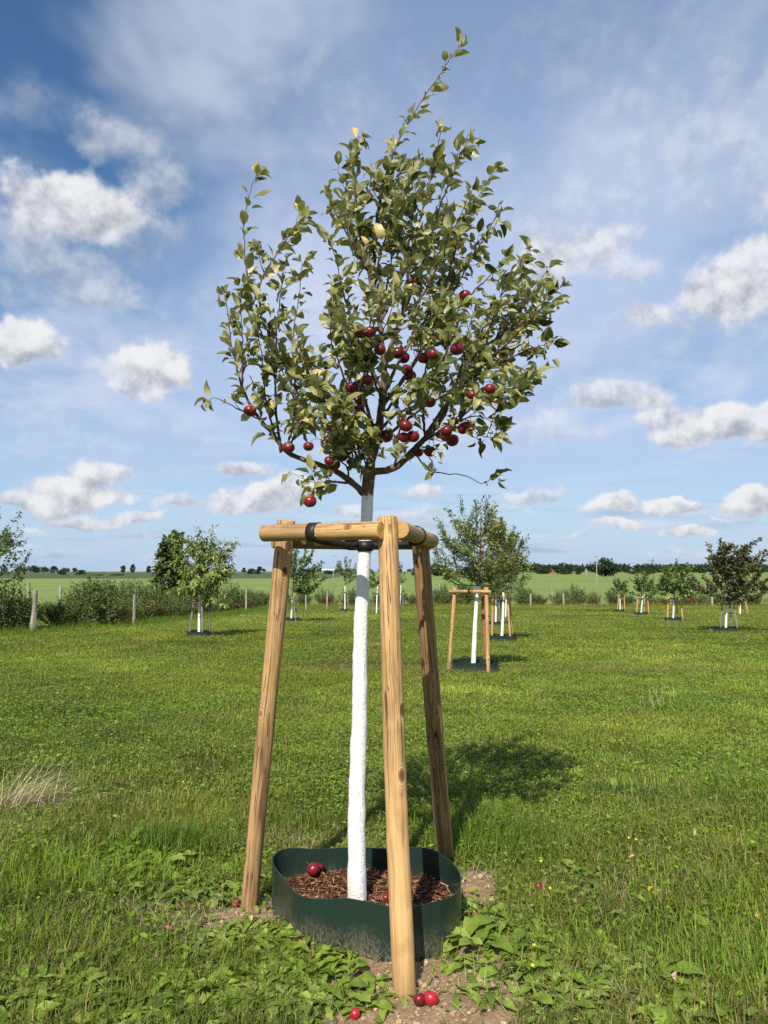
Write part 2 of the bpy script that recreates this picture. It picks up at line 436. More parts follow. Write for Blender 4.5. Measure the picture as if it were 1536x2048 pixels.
def simple(name, c, rough=.6, spec=.3, nz=None, amt=.4, c2=None, bump=0, bd=.003):
    m, t, b = mat(name); o = t.node('ShaderNodeTexCoord').outputs['Object']
    if nz:
        n = t.noise(o, nz, 5, .6); col = t.mix(t.mul(t.step(n, .35, .7), amt if c2 is None else 1.0), c, c2 or tuple(k * .5 for k in c))
        if bump: t.put(b.inputs['Normal'], t.bump(n, bump, bd))
    else: col = c
    t.put(b.inputs['Base Color'], col); b.inputs['Roughness'].default_value = rough; b.inputs['Specular IOR Level'].default_value = spec
    return m
M['strap'] = simple('black_rubber_strap', (.012, .012, .014), .5, .4, 60, .5, bump=.3)
M['metal'] = simple('screw_head', (.7, .7, .68), .3, .6)
M['galv'] = simple('galvanised_pole', (.30, .30, .29), .5, .4, 4, .4)
M['pylon'] = simple('pylon_steel', (.20, .22, .25), .7, .2)
M['brick'] = simple('red_brick_gable', (.42, .11, .055), .9, .1, 1.5, .4)
M['roof'] = simple('house_roof_tile', (.10, .06, .05), .8, .2, 1, .4)
M['barnroof'] = simple('pale_barn_roof', (.50, .52, .53), .6, .3, .3, .2)
M['barnwall'] = simple('barn_wall', (.22, .24, .24), .8, .2, .3, .3)
M['glass'] = simple('window_glass', (.03, .04, .05), .1, .6)

def bark_mats():
    m, t, b = mat('young_bark')
    o = t.node('ShaderNodeTexCoord').outputs['Object']
    n = t.noise(t.mapv(o, (40, 40, 22)), 1.0, 5, .62); n2 = t.noise(o, 11, 3)
    col = t.mix(t.step(n, .35, .7), (.06, .038, .026), (.15, .10, .07))
    col = t.mix(t.mul(t.step(n2, .52, .66), .6), col, (.14, .115, .085))
    t.put(b.inputs['Base Color'], col); b.inputs['Roughness'].default_value = .7
    t.put(b.inputs['Normal'], t.bump(n, .6, .004)); M['bark'] = m
    m, t, b = mat('red_brown_twig')
    o = t.node('ShaderNodeTexCoord').outputs['Object']; n = t.noise(o, 70, 3)
    t.put(b.inputs['Base Color'], t.mix(n, (.045, .016, .013), (.10, .038, .028))); b.inputs['Roughness'].default_value = .5; M['twig'] = m
    m, t, b = mat('limewashed_trunk')       # white tree paint over bark, flaking at its upper edge (z of the mesh)
    o = t.node('ShaderNodeTexCoord').outputs['Object']; at = t.node('ShaderNodeAttribute', attribute_name='tint').outputs['Fac']
    n = t.noise(o, 130, 6, .7); n2 = t.noise(o, 32, 5, .65); n3 = t.noise(o, 9, 2)
    white = t.mix(t.mul(t.step(n2, .5, .75), .35), (.78, .78, .76), (.58, .57, .53))
    white = t.mix(t.mul(t.step(n3, .58, .7), .3), white, (.70, .70, .67))
    bark = t.mix(t.step(n2, .35, .7), (.11, .066, .04), (.23, .14, .085))
    flake = t.m('GREATER_THAN', t.add(at, t.mul(t.sub(n2, .5), .7)), .5)
    x_, y_, z_ = t.xyz(o)
    white = t.mix(t.mul(t.step(t.add(z_, t.mul(t.sub(n2, .5), .35)), .22, .0), .45), white, (.42, .33, .22))
    chip = t.step(t.noise(o, 24, 6, .7), .66, .69); white = t.mix(t.mul(chip, .5), white, (.38, .33, .27))
    t.put(b.inputs['Base Color'], t.mix(flake, bark, white)); b.inputs['Roughness'].default_value = .85
    b.inputs['Specular IOR Level'].default_value = .2
    h = t.add(t.mul(n, .5), t.mul(n2, 1.0))
    t.put(b.inputs['Normal'], t.bump(t.add(h, t.mul(t.noise(t.mapv(o, (90, 90, 7)), 1.0, 3, .6), .7)), 1.0, .008)); M['lime'] = m
bark_mats()

def apple_mat(name, c1, c2, c3):
    m, t, b = mat(name)
    o = t.node('ShaderNodeTexCoord').outputs['Object']; x, y, z = t.xyz(o)
    oi = t.node('ShaderNodeObjectInfo').outputs['Random']
    a = t.m('ARCTAN2', x, y)
    st = t.noise(t.comb(t.mul(a, 7.0), t.mul(z, 6.0), t.mul(oi, 50.0)), 1.0, 4, .6)
    big = t.noise(t.comb(t.add(t.mul(x, 22.0), t.mul(oi, 30.0)), t.mul(y, 22.0), t.mul(z, 22.0)), 1.0, 2)
    col = t.mix(t.step(st, .4, .68), c1, c2); col = t.mix(t.mul(t.step(big, .5, .75), .7), col, c3)
    col = t.mix(t.mul(t.step(t.add(z, t.mul(t.sub(st, .5), .25)), .30, .42), t.step(oi, .3, .8)), col, (.30, .22, .04)); col = t.mix(1.0, col, t.lin(oi, 0, 1, .7, 1.2), 'MULTIPLY'); dots = t.vor(o, 330.0); col = t.mix(t.mul(t.step(dots, .16, .05), .5), col, (.55, .30, .18))
    t.put(b.inputs['Base Color'], col); b.inputs['Roughness'].default_value = .34; b.inputs['Specular IOR Level'].default_value = .42
    return m
M['apple'] = apple_mat('dark_red_apple_skin', (.12, .006, .013), (.21, .010, .018), (.055, .004, .011))
M['apple2'] = apple_mat('bright_red_apple_skin', (.28, .010, .018), (.36, .018, .024), (.15, .006, .012))
M['apple3'] = apple_mat('faded_windfall_skin', (.45, .12, .10), (.55, .22, .15), (.30, .10, .05))
M['stem'] = simple('apple_stalk', (.09, .05, .02), .7)

def edging_mat():
    m, t, b = mat('dark_green_plastic')
    o = t.node('ShaderNodeTexCoord').outputs['Object']; x, y, z = t.xyz(o)
    n = t.noise(o, 14, 6, .65); f = t.noise(t.mapv(o, (120, 120, 60)), 1.0, 4, .7); v = t.noise(t.mapv(o, (30, 30, 3)), 1.0, 3)
    hz = t.add(z, t.mul(t.sub(n, .5), .12))
    dirt = t.mul(t.step(hz, .17, .0), t.step(t.add(f, t.mul(v, .4)), .56, .9))
    col = t.mix(t.mul(t.step(v, .5, .8), .3), (.013, .029, .021), (.019, .037, .028))
    col = t.mix(t.mul(dirt, .6), col, (.24, .19, .125))
    t.put(b.inputs['Base Color'], col); t.put(b.inputs['Roughness'], t.lin(dirt, 0, 1, .28, .9)); b.inputs['Specular IOR Level'].default_value = .45
    t.put(b.inputs['Normal'], t.bump(t.noise(o, 9, 2), .25, .01)); M['edging'] = m
edging_mat()

def mulch_mats():
    m, t, b = mat('bark_mulch')
    at = t.node('ShaderNodeAttribute', attribute_name='tint').outputs['Color']
    o = t.node('ShaderNodeTexCoord').outputs['Object']; n = t.noise(o, 180, 3)
    t.put(b.inputs['Base Color'], t.mix(1.0, at, t.lin(n, .3, .7, .6, 1.4), 'MULTIPLY')); b.inputs['Roughness'].default_value = .85
    b.inputs['Specular IOR Level'].default_value = .2; M['mulch'] = m
mulch_mats()

def ground_mats():
    m, t, b = mat('meadow_soil_and_thatch')
    at = t.node('ShaderNodeAttribute', attribute_name='tint').outputs['Color']
    o = t.node('ShaderNodeNewGeometry').outputs['Position']
    r, g, bl = t.xyz(at)                       # r: bare soil, g: dryness
    n1 = t.noise(o, 2.2, 5, .6); n2 = t.noise(o, 24, 6, .68); n3 = t.noise(o, 120, 4, .65); n4 = t.noise(o, .35, 4, .55)
    green = t.mix(t.step(n2, .35, .68), (.065, .088, .014), (.155, .20, .030))
    green = t.mix(t.mul(t.step(n3, .5, .72), .5), green, (.21, .245, .06))
    green = t.mix(t.mul(t.step(n1, .52, .74), .5), green, (.055, .10, .018))
    green = t.mix(t.mul(t.step(t.add(n4, t.mul(g, .5)), .55, .8), .45), green, (.17, .15, .06))
    soil = t.mix(t.step(n2, .32, .7), (.235, .155, .088), (.38, .27, .165))
    soil = t.mix(t.mul(t.step(n3, .55, .75), .5), soil, (.15, .10, .06))
    k = t.step(t.add(r, t.mul(t.sub(n2, .5), .7)), .42, .62)
    t.put(b.inputs['Base Color'], t.mix(k, green, soil)); b.inputs['Roughness'].default_value = .95; b.inputs['Specular IOR Level'].default_value = .1
    t.put(b.inputs['Normal'], t.bump(t.add(n2, t.mul(n3, .5)), .8, .02)); M['meadow'] = m
    def field(name, a, c, d, sx, sy):
        m, t, b = mat(name); o = t.node('ShaderNodeNewGeometry').outputs['Position']
        n = t.noise(t.mapv(o, (sx, sy, 1)), 1.0, 5, .6); n2 = t.noise(o, 3.0, 4, .7)
        col = t.mix(t.step(n, .35, .68), a, c); col = t.mix(t.mul(t.step(n2, .5, .7), .3), col, d)
        t.put(b.inputs['Base Color'], col); b.inputs['Roughness'].default_value = .9; b.inputs['Specular IOR Level'].default_value = .1
        return m
    M['crop'] = field('young_crop', (.145, .205, .050), (.18, .24, .064), (.12, .175, .045), .02, .06)
    M['crop_shaded'] = field('cloud_shaded_field', (.060, .090, .038), (.085, .12, .045), (.065, .09, .04), .004, .02)  # far-left band: a cloud's shadow put into the field colour
    M['crop3'] = field('far_farmland', (.10, .13, .07), (.16, .16, .09), (.08, .11, .06), .002, .008)
ground_mats()

# ================================================================== THE SETTING
RING_PX = [(541,1722),(556,1711),(585,1703),(640,1699),(700,1697),(760,1697),(815,1700),(862,1706),(897,1722),(918,1745),(920,1764),(905,1783),
           (875,1799),(835,1810),(795,1812),(755,1808),(700,1798),(645,1791),(605,1784),(582,1771),(570,1754),(555,1740)]
ring_xy = resample(np.array([[*G(x, y, .235)[:2], 0] for x, y in RING_PX + RING_PX[:1]]), .03)[:-1, :2]
for _ in range(3): ring_xy = .25 * np.roll(ring_xy, 1, 0) + .5 * ring_xy + .25 * np.roll(ring_xy, -1, 0)

def inside_ring(x, y, grow=1.0):
    c = ring_xy.mean(0); R = (ring_xy - c) * grow + c
    x = np.asarray(x); y = np.asarray(y); ins = np.zeros(x.shape, bool)
    x1, y1 = R[:, 0], R[:, 1]; x2, y2 = np.roll(x1, -1), np.roll(y1, -1)
    for a, b_, c_, d in zip(x1, y1, x2, y2):
        k = ((b_ > y) != (d > y)) & (x < (c_ - a) * (y - b_) / (d - b_ + 1e-12) + a)
        ins ^= k
    return ins

SOIL = [(*G(885,1985)[:2], .33, .30), (*G(790,2040)[:2], .26, .18), (*G(755,1945)[:2], .22, .16), (*G(948,1770)[:2], .13, .24), (*G(470,1840)[:2], .22, .13), (*G(960,1900)[:2], .12, .2),
        (*G(560,1800)[:2], .1, .1), (*G(950,2030)[:2], .2, .1)]
DRY = [(*G(760,1335)[:2], 3.2, .9), (*G(1250,1335)[:2], 4.0, 1.2), (*G(60,1600)[:2], .4, .25), (*G(430,1840)[:2], .55, .3), (*G(1300,1790)[:2], .5, .3), (*G(1180,1960)[:2], .5, .3), (*G(150,1905)[:2], .5, .25), (*G(560,1690)[:2], .4, .2)]
def soil_f(x, y):
    s = np.zeros(np.shape(x))
    for cx, cy, rx, ry in SOIL: s = np.maximum(s, 1.25 - np.sqrt(((x - cx) / rx) ** 2 + ((y - cy) / ry) ** 2) * .75)
    return np.clip(s + (fbm(x, y, 7, 21, 3) - .5) * .9, 0, 1) * np.clip((5.2 - y) * 2, 0, 1)
def dry_f(x, y):
    s = np.zeros(np.shape(x))
    for cx, cy, rx, ry in DRY: s = np.maximum(s, 1.1 - np.sqrt(((x - cx) / rx) ** 2 + ((y - cy) / ry) ** 2) * .8)
    return np.clip(s + (fbm(x, y, .9, 31, 4) - .5) * 1.3, 0, 1)

def build_ground():
    def axis(dense0, dense1, step, lo, hi, g):
        c = list(np.arange(dense0, dense1, step)); s = step
        while c[-1] < hi: s *= g; c.append(c[-1] + s)
        s = step; l = [dense0]
        while l[-1] > lo: s *= g; l.append(l[-1] - s)
        return np.array(l[1:][::-1] + c)
    xs = axis(-2.2, 2.2, .045, -7000, 7000, 1.10); ys = axis(1.6, 6.0, .045, -120, 7000, 1.06)
    ys = np.sort(np.concatenate([ys[(np.abs(ys - 92) > 2) & (np.abs(ys - 290) > 6) & (np.abs(ys - 880) > 20)], [92.0, 290.0, 880.0]]))
    X, Y = np.meshgrid(xs, ys); Z = ground_z(X, Y)
    near = (Y < 6.5) & (np.abs(X) < 3)
    Z = Z + near * (fbm(X, Y, 14, 40, 3) - .5) * .03 * soil_f(X, Y)
    V = np.stack([X, Y, Z], -1).reshape(-1, 3); nx = len(xs)
    i = np.arange(len(ys) - 1)[:, None] * nx; j = np.arange(nx - 1)[None]
    Q = np.stack([i + j, i + j + 1, i + nx + j + 1, i + nx + j], -1)
    col = np.stack([soil_f(X, Y), dry_f(X, Y), X * 0], -1).reshape(-1, 3)
    yc = (ys[:-1] + ys[1:]) / 2; xc = (xs[:-1] + xs[1:]) / 2
    mi = np.zeros((len(yc), len(xc)), int)
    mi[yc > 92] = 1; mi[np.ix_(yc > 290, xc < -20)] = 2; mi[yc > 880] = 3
    mb = MB(); mb.add(V, np.zeros((0, 4), int), col)
    for k in range(4):
        sel = mi == k
        mb.f.append(Q[sel]); mb.mi.append(np.full(sel.sum(), k))
    o = link('meadow_ground', mb.mesh('meadow_ground', [M['meadow'], M['crop'], M['crop_shaded'], M['crop3']])); tag(o, kind='structure')
build_ground()

# ------------------------------------------------------------------ grass
def blade_template(n, w, bend):
    s = np.linspace(0, 1, n); V = []
    for i, t in enumerate(s):
        ww = w * (1 - t ** 1.6) * (.75 + .25 * min(1, t * 4))
        y = np.sin(bend * t) / bend; z = (1 - np.cos(bend * t)) / bend
        if i < n - 1: V += [[-ww, z, y], [ww, z, y]]
        else: V += [[0, z, y]]
    V = np.array(V, float); T = []
    for i in range(n - 2): a = 2 * i; T += [[a, a + 1, a + 3], [a, a + 3, a + 2]]
    a = 2 * (n - 2); T += [[a, a + 1, a + 2]]
    return V, np.array(T)

def rotz(a, tilt=None, taz=None):
    n = len(a); c, s = np.cos(a), np.sin(a); o = np.zeros(n); i = np.ones(n)
    R = np.stack([np.stack([c, -s, o], 1), np.stack([s, c, o], 1), np.stack([o, o, i], 1)], 1)
    if tilt is not None:
        ct, st = np.cos(tilt), np.sin(tilt)
        X = np.stack([np.stack([i, o, o], 1), np.stack([o, ct, -st], 1), np.stack([o, st, ct], 1)], 1)
        R = np.einsum('nij,njk->nik', R, X)
    return R

def area_points(y0, y1, dens, margin=1.2):
    """random points in the part of the meadow in (or a step beside) the view between two distances"""
    half = .512 * y1 + margin; n = int(dens * 2 * half * (y1 - y0))
    x = rng.uniform(-half, half, n); y = rng.uniform(y0, y1, n)
    k = np.abs(x) < .512 * y + margin
    return x[k], y[k]

def meadow_mask(x, y):                         # inside the fence on the left, before the back hedge
    return (x > np.interp(y, [0, 20, 31, 37, 57, 86], [-22, -17, -14.6, -12.4, -11.4, -12])) & (y < 86)

GREENS = np.array([[.142, .196, .024], [.185, .240, .032], [.230, .276, .046], [.102, .150, .024], [.27, .268, .066]])
def grass_cols(x, y, n):
    a = fbm(x, y, .55, 51, 4); c = fbm(x, y, 2.2, 61, 3); d = dry_f(x, y)
    col = GREENS[rng.integers(0, 5, n)]; fl = np.clip((y - 6) / 14, 0, .65)[:, None]; col = col * (1 - fl) + GREENS[:3].mean(0) * fl
    col = col * ((0.42 + 1.2 * c) * np.clip(.92 + 1.3 * (fbm(x, y, .16, 57, 4) - .5), .5, 1.4))[:, None]
    col = col * (1 + (a - .5)[:, None] * np.array([1.1, .7, .4]))
    dry = (rng.random(n) < .06 + .55 * d)
    col[dry] = np.where((y[dry] > 10)[:, None], np.array([.24, .18, .085]), np.array([.33, .27, .12])) * rng.uniform(.6, 1.2, (dry.sum(), 1))
    return np.clip(col, .01, .6)

def build_grass():
    near = [blade_template(5, .028, b) for b in (.5, .9, 1.4, 1.9)]
    mid = [blade_template(4, .05, b) for b in (.5, 1.0, 1.6)]
    far = [blade_template(3, .10, b) for b in (.5, 1.1)]
    bands = [  # y0,y1,density,templates,height lo/hi, width factor
        (1.9, 3.6, 8200, near, .035, .115, 1.0), (3.6, 6.0, 6200, near, .035, .105, 1.15), (6.0, 10, 3600, mid, .025, .075, 1.2),
        (10, 18, 1500, mid, .03, .08, 1.7), (18, 34, 380, far, .04, .09, 1.8), (34, 86, 46, far, .07, .14, 2.6)]
    mb = MB(); cnt = 0
    for y0, y1, dens, tpl, h0, h1, wf in bands:
        x, y = area_points(y0, y1, dens)
        s = soil_f(x, y); clump = fbm(x, y, 5.0, 71, 3)
        k = meadow_mask(x, y) & (rng.random(len(x)) > s * 1.5) & ~inside_ring(x, y, 1.0) & (rng.random(len(x)) < .05 + 1.6 * clump)
        x, y = x[k], y[k]; n = len(x); cnt += n
        z = ground_z(x, y) - .004
        tall = fbm(x, y, 1.3, 81, 3)
        h = rng.uniform(h0, h1, n) * (.55 + 1.0 * tall)
        col = grass_cols(x, y, n); R = rotz(rng.uniform(0, 2 * math.pi, n), rng.normal(-.25, .35, n))
        which = rng.integers(0, len(tpl), n); pos = np.stack([x, y, z], 1)
        for q, tp in enumerate(tpl):
            m = which == q; hh = h[m]
            scatter(mb, tp, pos[m], R[m], np.stack([np.full(m.sum(), .085 * wf) , hh, hh], 1), col[m])
    # tall tufts: long dark-green grass and the unmown verge along fence and hedge
    def tuft(cx, cy, rx, ry, n, h0, h1, c, lean=(0, 0), wf=1.0):
        x = rng.normal(cx, rx, n); y = rng.normal(cy, ry, n); z = ground_z(x, y) - .005
        k = ~inside_ring(x, y, 1.0); x, y, z = x[k], y[k], z[k]; n = len(x)
        h = rng.uniform(h0, h1, n); R = rotz(rng.uniform(0, 6.28, n) if lean == (0, 0) else rng.normal(lean[0], .7, n), rng.normal(-.25 - lean[1], .3, n))
        cc = np.asarray(c) * np.array([1.45, 1.15, .6]) * rng.uniform(.6, 1.4, (n, 1)); w = rng.integers(0, 4, n)
        for q in range(4):
            m = w == q; scatter(mb, near[q], np.stack([x, y, z], 1)[m], R[m], np.stack([np.full(m.sum(), .12 * wf), h[m], h[m]], 1), cc[m])
    for px, py, rx, ry, n, h0, h1, c in [
        (400,1700,.17,.09,300,.10,.24,(.07,.135,.03)), (330,1690,.2,.12,700,.10,.22,(.06,.14,.03)), (620,1365,1.0,.5,1300,.10,.18,(.09,.17,.03)), (1500,1590,.3,.25,700,.08,.16,(.08,.15,.04)),
        (1250,1590,.22,.1,350,.08,.16,(.03,.09,.035)), (650,1855,.05,.04,70,.12,.26,(.06,.14,.03)), (690,1860,.04,.03,40,.12,.24,(.06,.14,.03)), (100,1760,.4,.2,1700,.08,.2,(.10,.19,.035)),
        (960,1660,.2,.25,1200,.09,.19,(.07,.15,.03)), (1000,1700,.25,.2,900,.09,.17,(.08,.16,.03)), (1450,1800,.35,.25,1100,.08,.19,(.10,.19,.04)), (1250,1900,.3,.2,900,.08,.18,(.11,.19,.05)),
        (1480,1950,.3,.15,900,.08,.19,(.10,.20,.05)), (60,1900,.3,.15,900,.08,.18,(.09,.17,.03)), (300,1950,.35,.12,900,.06,.15,(.08,.15,.03)), (560,1650,.3,.12,700,.07,.15,(.1,.17,.04))]:
        g = G(px, py); tuft(g[0], g[1], rx, ry, n, h0, h1, c)
    # verge
    for k in range(420):
        y = rng.uniform(24, 86); x = np.interp(y, [0, 20, 31, 37, 57, 86], [-22, -17, -14.6, -12.4, -11.4, -12]) + rng.normal(.3, .7)
        tuft(x, y, .4, .4, 46, .15, .5, np.array((.075, .15, .03)) * rng.uniform(.7, 1.3), wf=2.0)
    for k in range(420):
        tuft(rng.uniform(-14, 60), rng.normal(86, .9), .6, .5, 30, .2, .6, (np.array((.10, .15, .045)) if rng.random() < .55 else np.array((.20, .19, .12))) * rng.uniform(.7, 1.4), wf=3.5)
    o = link('meadow_grass', mb.mesh('meadow_grass', M['grass'], smooth=False))
    tag(o, 'short green meadow grass covering the orchard floor', 'grass', kind='stuff')
    return cnt
print('blades', build_grass())

def build_groundcover():
    """clover, plantain and dandelion leaves lying in the turf"""
    mb = MB()
    tp = [leaf_template(4, 3, .26, .25, .7, seed=k, wave=.2) for k in range(3)] + [leaf_template(5, 3, .16, .2, 1.1, seed=9, wave=.3)]
    for y0, y1, dens, l0, l1 in [(1.9, 3.6, 700, .018, .05), (3.6, 6, 1100, .018, .045), (6, 11, 1200, .022, .05), (11, 20, 380, .03, .06), (20, 40, 60, .05, .09)]:
        x, y = area_points(y0, y1, dens); n = len(x)
        k = meadow_mask(x, y) & ~inside_ring(x, y, 1.03) & (rng.random(n) < .15 + 1.5 * np.clip(fbm(x, y, .8, 91, 3) - .25, 0, 1)) & (rng.random(n) > soil_f(x, y) * .9)
        x, y = x[k], y[k]; n = len(x)
        z = ground_z(x, y) + rng.uniform(.01, .055, n)
        a = rng.uniform(0, 6.28, n); ax = np.stack([np.cos(a), np.sin(a), rng.uniform(-.1, .9, n)], 1)
        nr = np.stack([rng.normal(0, .35, n), rng.normal(-.1, .35, n), np.ones(n)], 1)
        B = basis(ax, nr); L = rng.uniform(l0, l1, n)
        col = np.array([[.15, .245, .025], [.20, .30, .036], [.115, .195, .02]])[rng.integers(0, 3, n)] * rng.uniform(.75, 1.25, (n, 1))
        w = rng.integers(0, 4, n)
        for q in range(4): m = w == q; scatter(mb, tp[q], np.stack([x, y, z], 1)[m], B[m], L[m], col[m])
    o = link('broadleaf_ground_cover', mb.mesh('broadleaf_ground_cover', M['weed']))
    tag(o, 'small clover and plantain leaves mixed through the turf', 'ground cover', kind='stuff')
build_groundcover()

# ================================================================== HEDGE, FENCES, FAR TREES
def lerp_poly(A, t): return np.array([np.interp(t, np.linspace(0, 1, len(A)), [a[k] for a in A]) for k in range(2)])
quad_leaf = leaf_template(3, 3, .30, .3, .8, seed=3)
thin_leaf = leaf_template(3, 3, .18, .35, 1.0, seed=4)

def foliage(mb, tpl, pos, out, size, col, droop=0.0, spread=.9, seed=0):
    n = len(pos); r = np.random.default_rng(seed)
    ax = unit(out) + r.normal(0, spread, (n, 3)); ax[:, 2] -= droop
    nr = r.normal(0, .6, (n, 3)) + np.array([0, 0, .8]) + .4 * unit(out)
    scatter(mb, tpl, pos, basis(ax, nr), size, col)

def bush_meshes(seed, R, H, n, cols, lsize=.075):
    """a hedge shrub: arching stems from the ground with leaves along their outer parts"""
    r = np.random.default_rng(seed); stems = MB(); lv = MB(); pos = []; out = []
    for k in range(26):
        a = r.uniform(0, 6.28); rad = R * math.sqrt(r.uniform(0, 1)); top = H * (1 - .45 * (rad / R) ** 2) * r.uniform(.65, 1.12)
        p0 = np.array([.3 * rad * math.cos(a), .3 * rad * math.sin(a), -.08]); p2 = np.array([rad * math.cos(a), rad * math.sin(a), top])
        p1 = (p0 + p2) / 2 + np.array([0, 0, .25 * top]) * r.uniform(0, .6)
        pts = resample([p0, p1, p2], .2); stems.add(*tube(pts, np.linspace(.014, .004, len(pts)), 5))
        m = n // 26
        t = r.beta(2.2, 1.1, m); idx = np.clip((t * (len(pts) - 1)).astype(int), 0, len(pts) - 2)
        c = pts[idx] + (pts[idx + 1] - pts[idx]) * r.random((m, 1)); d = r.normal(0, 1, (m, 3)); d = unit(d) * np.abs(r.normal(0, .17 * R, (m, 1)))
        q = c + d; q[:, 2] = np.maximum(q[:, 2], .03); pos.append(q); out.append(q - np.array([0, 0, .3 * H]))
    pos = np.concatenate(pos); out = np.concatenate(out)
    cc = np.asarray(cols)[r.integers(0, len(cols), len(pos))] * r.uniform(.6, 1.35, (len(pos), 1))
    foliage(lv, quad_leaf, pos, out, r.uniform(.6, 1.4, len(pos)) * lsize, cc, .1, .8, seed)
    return stems.mesh('shrub_stems', M['bark']), lv.mesh('shrub_foliage', M['hedge'])
DG = [(.085, .13, .036), (.11, .155, .042), (.065, .105, .03), (.145, .18, .055)]
YG = [(.15, .18, .04), (.11, .15, .035), (.19, .19, .05)]
RB = [(.15, .07, .03), (.10, .075, .025), (.19, .10, .04), (.08, .09, .025)]
SHRUB = {'green': [bush_meshes(100 + k, 1.45, 2.0, 5600, DG, .10) for k in range(3)], 'yellow': [bush_meshes(120 + k, 1.25, 1.4, 3600, YG + DG[:2], .09) for k in range(2)],
         'red': [bush_meshes(130 + k, 1.2, 1.3, 3400, RB, .09) for k in range(2)]}
ORD = 'first second third fourth fifth sixth seventh eighth ninth tenth eleventh twelfth thirteenth fourteenth fifteenth sixteenth seventeenth eighteenth nineteenth twentieth'.split()
def ordinal(k): return ORD[k] if k < 20 else {2: 'twenty', 3: 'thirty', 4: 'forty'}[(k + 1) // 10] + '-' + ORD[(k + 1) % 10 - 1] if (k + 1) % 10 else {3: 'thirtieth', 4: 'fortieth'}[(k + 1) // 10]
SHRUB_COL = {'green': 'dark green', 'yellow': 'yellow-green', 'red': 'reddish brown'}; SHRUB_N = {}
def shrub(kind, side, x, y, s, r_, row=0):
    st, lv = SHRUB[kind][int(r_.integers(0, len(SHRUB[kind])))]
    o = empty('hedge_shrub', (x, y, float(slope_z(y)) - .02)); o.rotation_euler = (0, 0, r_.uniform(0, 6.28)); o.scale = (s * r_.uniform(.9, 1.15), s * r_.uniform(.9, 1.15), s * r_.uniform(.85, 1.2))
    link('stems', st, o); tag(link('foliage', lv, o), kind='stuff')
    k = SHRUB_N.get((side, row), 0); SHRUB_N[(side, row)] = k + 1
    tag(o, f"{SHRUB_COL[kind]} shrub, {ordinal(k)} from the {'near' if side == 'l' else 'left'} end of the {'left' if side == 'l' else 'far'} hedge's {('front', 'back')[row]} row", 'shrub', f"{kind} shrubs of the {'left' if side == 'l' else 'back'} hedge")
FENCE_L = [(-17.5, 20), (-14.6, 31), (-12.4, 37), (-11.6, 57), (-12, 84)]
def fence_x(y): return float(np.interp(y, [p[1] for p in FENCE_L], [p[0] for p in FENCE_L]))
def build_hedges():
    r = np.random.default_rng(11)
    y = 25.0
    while y < 84:
        for off in (1.5, 2.9):
            u = r.random(); kind = 'green' if u < .62 else ('yellow' if u < .8 else 'red')
            shrub(kind, 'l', fence_x(y) - off + r.normal(0, .3), y + r.normal(0, .5), r.uniform(.66, 1.0), r, int(off > 2))
        y += r.uniform(1.4, 2.0)
    x = -14.0
    while x < 62:
        for off in (2.0, 4.2):
            u = r.random(); kind = 'green' if u < .42 else ('yellow' if u < .72 else 'red')
            if r.random() < .95: shrub(kind, 'b', x + r.normal(0, .5), 86 + off + r.normal(0, .4), r.uniform(.7, 1.15) * (1.05 if off > 3 else .9), r, int(off > 3))
        x += r.uniform(1.7, 2.5)
build_hedges()

def fence_post(px, ytop, ybase, label, d=None, split=False, w=.06, group=None):
    """a split-oak fence post placed by its foot"""
    g = G(px, ybase) if d is None else np.array([(px - CX) / F * d * 1.0, d, float(slope_z(d))])
    top = P(px, ytop, g[1]); h = top[2] - g[2]
    r = np.random.default_rng(int(px * 7 + ytop)); n = 9; zz = np.linspace(-.3, h, 10); V = []
    prof = r.uniform(.75, 1.2, n); lean = r.normal(0, .012, 2)
    for z in zz:
        th = np.arange(n) * 2 * math.pi / n; rr = w * prof * (1 + r.normal(0, .05, n)) * (1 - .12 * z / h)
        if split: rr = rr * (1 + .35 * np.sin(z * 3.1 + 1) * (np.cos(th - math.pi) > .3))
        V.append(np.stack([rr * np.cos(th) + lean[0] * z, rr * np.sin(th) + lean[1] * z, np.full(n, z)], 1))
    V = np.concatenate(V + [np.array([[lean[0] * h, lean[1] * h, h + .015]])]); i = np.arange(9)[:, None] * n; j = np.arange(n)[None]; j2 = (j + 1) % n
    Q = np.stack([i + j, i + j2, i + n + j2, i + n + j], -1).reshape(-1, 4); k = np.arange(n)
    mb = MB(); mb.add(V, [Q, np.stack([81 + k, 81 + (k + 1) % n, k * 0 + 90], 1)])
    o = link('fence_post', mb.mesh('fence_post', M['fence'], smooth=False), loc=g)
    tag(o, label, 'fence post', group)
fence_post(66, 1180, 1262, 'thick knotty split wooden fence post at the far left, before the hedge', split=True, w=.115)
fence_post(268, 1190, 1251, 'straight grey fence post before the hedge, second from the left edge', w=.08)
fence_post(492, 1179, 1224, 'slim grey fence post between the left orchard tree and the big left stake', w=.07)
fence_post(613, 1180, 1221, 'grey fence post just right of the big left stake', w=.075, d=66)
fence_post(655, 1181, 1219, 'grey fence post left of the small far tree behind the painted trunk', w=.075, d=70)
for px, yt, dd, lb in [(63, 1165, 42, 'leftmost weathered post of the outer fence, above the hedge'), (125, 1172, 44, 'weathered outer fence post above the shrubs, second from left'), (180, 1172, 47, 'weathered outer fence post above the shrubs, third from left'),
                       (228, 1170, 50, 'pale outer fence post standing clear of the hedge against the field'), (274, 1172, 55, 'outer fence post peeping over the hedge behind the straight grey post'),
                       (312, 1172, 60, 'pale outer fence post just left of the dark slender tree in the hedge'), (449, 1185, 70, 'weathered fence post under the right side of the left orchard tree'), (481, 1180, 84, 'weathered outer fence post beside the slim grey one')]:
    fence_post(px, yt, 0, lb, d=dd, w=.085)
